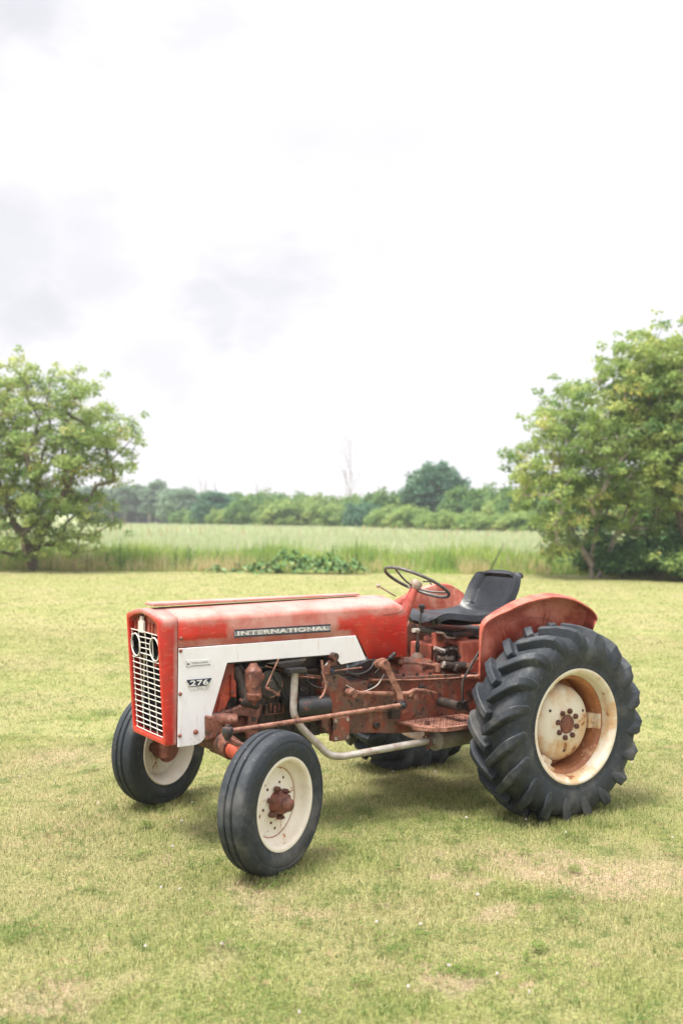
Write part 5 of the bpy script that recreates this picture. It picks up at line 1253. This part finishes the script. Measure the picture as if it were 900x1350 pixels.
# ---------------------------------------------------------------- wheels
def squash(bm, z0):
    # the loaded tyre flattens on the ground and bulges a little beside it
    for v in bm.verts:
        if v.co.z < -z0 + .06:
            k = min(1, max(0, (-z0 + .06 - v.co.z) / .10)); v.co.y *= 1 + .10 * k
            v.co.z = max(v.co.z, -z0)
def rear_wheel():
    """local: axle along y, +y outward, origin at the centre of the wheel"""
    bm = BM()
    add_lathe(bm, [(0, .086), (.030, .086), (.034, .080), (.062, .079), (.072, .080), (.098, .080), (.104, .076), (.150, .072), (.185, .060), (.208, .040), (.222, .012), (.230, -.03), (.230, -.05), (.225, -.052), (.20, -.03), (.20, .02), (.10, .05), (0, .05)], 72)
    root = obj('rear_wheel', bm, M['cream_rusty'], T, smooth=40)
    bm = BM(); add_lathe(bm, [(0, .090), (.045, .090), (.052, .088), (.056, .078)], 36); obj('hub_flange', bm, M['hub'], root, smooth=40)
    for k in range(8):
        a = 2 * math.pi * (k + .3) / 8; bm = BM(); add_bolt(bm, (.078 * math.cos(a), .079, .078 * math.sin(a)), (0, 1, 0), .0175, .016); obj('wheel_bolt', bm, M['nut'], root, smooth=30, bevel=.002)
    for a in (R(35), R(155), R(275)):
        bm = BM(); add_lathe(bm, [(0, .003), (.0075, .003), (.0085, -.003)], 12, c=(.155 * math.cos(a), .0710, .155 * math.sin(a))); obj('disc_hole', bm, M['dkhole'], root)
    bm = BM()
    prof = [(.331, .150), (.335, .155), (.334, .161), (.328, .162), (.320, .158), (.312, .150), (.303, .140), (.300, .128), (.297, .095), (.290, .088)]
    prof2 = [(.290, .088), (.272, .080), (.266, .070), (.266, -.070), (.272, -.080), (.290, -.09)]
    prof3 = [(.290, -.09), (.297, -.10), (.300, -.128), (.303, -.140), (.320, -.158), (.328, -.162), (.335, -.155)]
    add_lathe(bm, prof, 96); rim = obj('rim', bm, M['cream_rusty'], root, smooth=50); shell(rim, .003, 1)
    bm = BM(); add_lathe(bm, prof2, 96); o = obj('rim_well', bm, M['rustwell'], rim, smooth=50)
    bm = BM(); add_lathe(bm, prof3, 96); o = obj('inner_rim', bm, M['cream_rusty'], rim, smooth=50)
    bm = BM(); add_lathe(bm, [(.10, -.075), (.268, -.075), (.268, -.062), (.10, -.062)], 64, close=True); obj('backing_plate', bm, M['rustwell'], root, smooth=40)
    for a in (R(182), R(62), R(302)):
        bm = BM(); c_, s_ = math.cos(a), math.sin(a); tx, tz = -s_, c_
        def q(r_, y, w_): return (r_ * c_ + tx * w_, y, r_ * s_ + tz * w_)
        for (r0, r1, y0, y1, ww) in ((.222, .268, .005, .045, .045), (.262, .292, .010, .085, .045)):
            vs_ = [bm.verts.new(q(r_, y, w_)) for r_ in (r0, r1) for y in (y0, y1) for w_ in (-ww, ww)]
            for f in ((0, 1, 3, 2), (4, 6, 7, 5), (0, 4, 5, 1), (2, 3, 7, 6), (0, 2, 6, 4), (1, 5, 7, 3)): bm.faces.new([vs_[i] for i in f])
        add_bolt(bm, q(.250, .045, 0), (0, 1, 0), .014, .01)
        obj('rim_clamp', bm, M['cream_rusty'], root, smooth=0, bevel=.006)
    # tyre carcass
    bm = BM()
    prof = [(.318, .150), (.326, .158), (.345, .164), (.352, .161), (.374, .168), (.415, .179), (.455, .179), (.488, .170), (.513, .150), (.527, .108), (.534, .05), (.536, 0)]
    prof = prof + [(r_, -y) for r_, y in prof[:-1][::-1]]
    add_lathe(bm, prof, 120); squash(bm, .541); tyre = obj('tyre', bm, M['rubber'], root, smooth=50)
    # lugs: chevron bars from the middle of the tread over the shoulder and down the sidewall
    bm = BM(); NL = 19
    stations = [  # (s, y, base r, top r, dphi, half width)
        (-.012, .515, .586, 0.0, .021), (.03, .515, .586, .052, .0215), (.078, .512, .582, .120, .0225), (.122, .505, .573, .190, .024), (.154, .492, .556, .245, .026), (.172, .476, .530, .280, .027), (.178, .455, .496, .302, .026), (.177, .430, .456, .318, .021), (.172, .405, .415, .328, .014)]
    for side in (1, -1):
        for k in range(NL):
            ph0 = 2 * math.pi * (k + (.5 if side < 0 else 0)) / NL
            rows = []
            for i, (y, rb, rt, dp, hw) in enumerate(stations):
                ph = ph0 + dp; out_ = 0 if i < 4 else (.006 if i < 6 else .010)
                row = []
                for (r_, w_, yo) in ((rb, hw * 1.45, 0), (rt, hw, out_), (rt, -hw, out_), (rb, -hw * 1.45, 0)):
                    # the bar runs diagonally: widen across it
                    a = ph + w_ / r_ * .95; yy = y + yo - (w_ * .35 if i < 5 else 0) + (0 if i < 6 else 0)
                    row.append(bm.verts.new((r_ * math.cos(a), side * yy, r_ * math.sin(a))))
                rows.append(row)
            for A, B in zip(rows, rows[1:]):
                for j in range(3): bm.faces.new((A[j], A[j + 1], B[j + 1], B[j]))
            bm.faces.new(rows[0]); bm.faces.new(rows[-1][::-1])
    squash(bm, .545)
    obj('tread_lugs', bm, M['rubber'], tyre, smooth=28, bevel=.0065, seg=2)
    return root
def front_wheel():
    bm = BM()
    add_lathe(bm, [(0, -.010), (.085, -.010), (.095, -.014), (.150, -.022), (.162, -.018), (.170, -.022), (.168, -.03), (.09, -.026), (0, -.02)], 64)
    root = obj('front_wheel', bm, M['cream_disc'], T, smooth=35)
    bm = BM(); add_lathe(bm, [(.167, -.0195), (.1705, -.0185), (.174, -.021), (.1725, -.028)], 80); obj('weld_seam', bm, M['rustwell'], root, smooth=50)
    bm = BM(); add_lathe(bm, [(.222, .066), (.226, .072), (.224, .079), (.218, .080), (.208, .074), (.203, .062), (.200, .040), (.192, .030), (.182, .022), (.174, .012), (.170, -.002), (.176, -.02), (.195, -.045), (.203, -.066), (.218, -.08), (.226, -.072)], 80)
    rim = obj('rim', bm, M['cream'], root, smooth=50); shell(rim, .003, 1)
    bm = BM(); add_lathe(bm, [(0, .086), (.016, .085), (.027, .079), (.032, .068), (.034, .052), (.037, .050), (.044, .048), (.048, .040), (.050, .018), (.054, .010), (.056, .002), (.057, -.012)], 32); hb = obj('hub', bm, M['hub'], root, smooth=45)
    bm = BM(); add_lathe(bm, [(0, .090), (.018, .089), (.029, .081), (.0345, .066), (.036, .053)], 32); obj('hub_cap', bm, M['brown'], hb, smooth=50)
    for k in range(6):
        a = 2 * math.pi * k / 6 + .35; bm = BM(); p = Vector((.071 * math.cos(a), -.004, .071 * math.sin(a)))
        add_cyl(bm, p, p + Vector((0, .026, 0)), .0145, .0135, n=6); add_cyl(bm, p + Vector((0, .024, 0)), p + Vector((0, .038, 0)), .008, .007, n=8)
        obj('wheel_nut', bm, M['nut'], root, smooth=30, bevel=.002)
    for k in range(5):
        a = 2 * math.pi * k / 5 + .9; bm = BM(); add_lathe(bm, [(0, .0015), (.0065, .0015), (.0075, -.003)], 12, c=(.128 * math.cos(a), -.0175, .128 * math.sin(a))); obj('disc_hole', bm, M['nut'], root)
    for k in range(6):
        a = 2 * math.pi * k / 6 + .87; bm = BM(); add_lathe(bm, [(0, .0015), (.006, .0015), (.007, -.003)], 12, c=(.098 * math.cos(a), -.0115, .098 * math.sin(a))); obj('disc_hole', bm, M['nut'], root)
    for o_ in [root] + [x for x in bpy.data.objects if x.parent in (root, hb) and x != rim]:
        for v in o_.data.vertices: v.co.y += .030
    bm = BM(); add_cyl(bm, (0, -.06, 0), (0, .0, 0), .075, n=28); add_cyl(bm, (0, -.075, 0), (0, -.06, 0), .09, n=28); obj('inner_hub', bm, M['hub'], root, smooth=40, bevel=.004)
    bm = BM()
    prof = [(.212, .070), (.219, .076), (.232, .079), (.250, .086), (.272, .0905), (.290, .089), (.300, .085), (.303, .087), (.316, .084), (.326, .077), (.330, .0755), (.3385, .066), (.3425, .052), (.3450, .036), (.3452, .0275), (.341, .0255), (.336, .023), (.336, .018), (.341, .0155), (.3475, .012), (.348, 0)]
    prof = prof + [(r_, -y) for r_, y in prof[:-1][::-1]]
    add_lathe(bm, prof, 96); squash(bm, .340); obj('tyre', bm, M['rubber_front'], root, smooth=32)
    return root
def dup(o, parent):
    c_ = o.copy(); COL.objects.link(c_); c_.parent = parent
    for ch in [x for x in bpy.data.objects if x.parent == o]: dup(ch, c_)
    return c_
rw = rear_wheel(); rw2 = dup(rw, T)
rw.location = (0, .716, .538); rw2.location = (0, -.716, .538); rw2.rotation_euler = (0, 0, R(180))
fw = front_wheel(); fw2 = dup(fw, T)
STE = .4045
a = Vector((-math.sin(STE), math.cos(STE), 0))
pc = Vector((1.912, .79, .345)) - a * .075
fw.location = pc; fw.rotation_euler = (0, 0, STE)
fw2.location = (1.912 - .02, -pc.y, .345); fw2.rotation_euler = (0, 0, STE + math.pi)
# longer grass the mower left round the tyres
Pt = []
for (x, y, dx, dy, n, ang) in ((0, .716, .34, .26, 5200, 0), (0, -.716, .34, .26, 3000, 0), (pc.x, pc.y, .20, .15, 2600, STE), (1.892, -pc.y, .20, .15, 2200, STE)):
    u = rng.normal(0, dx * .55, n); v = rng.normal(0, dy * .62, n)
    inside = (np.abs(u) < dx * .42) & (np.abs(v) < dy * .42)
    u, v = u[~inside], v[~inside]
    Pt.append(np.stack([x + u * math.cos(ang) - v * math.sin(ang), y + u * math.sin(ang) + v * math.cos(ang), 0 * u], 1))
Pt = np.concatenate(Pt)
blades('grass_at_tyres', Pt, rng.uniform(.02, .052, len(Pt)), rng.uniform(.0018, .0036, len(Pt)), M['blade'], .5)
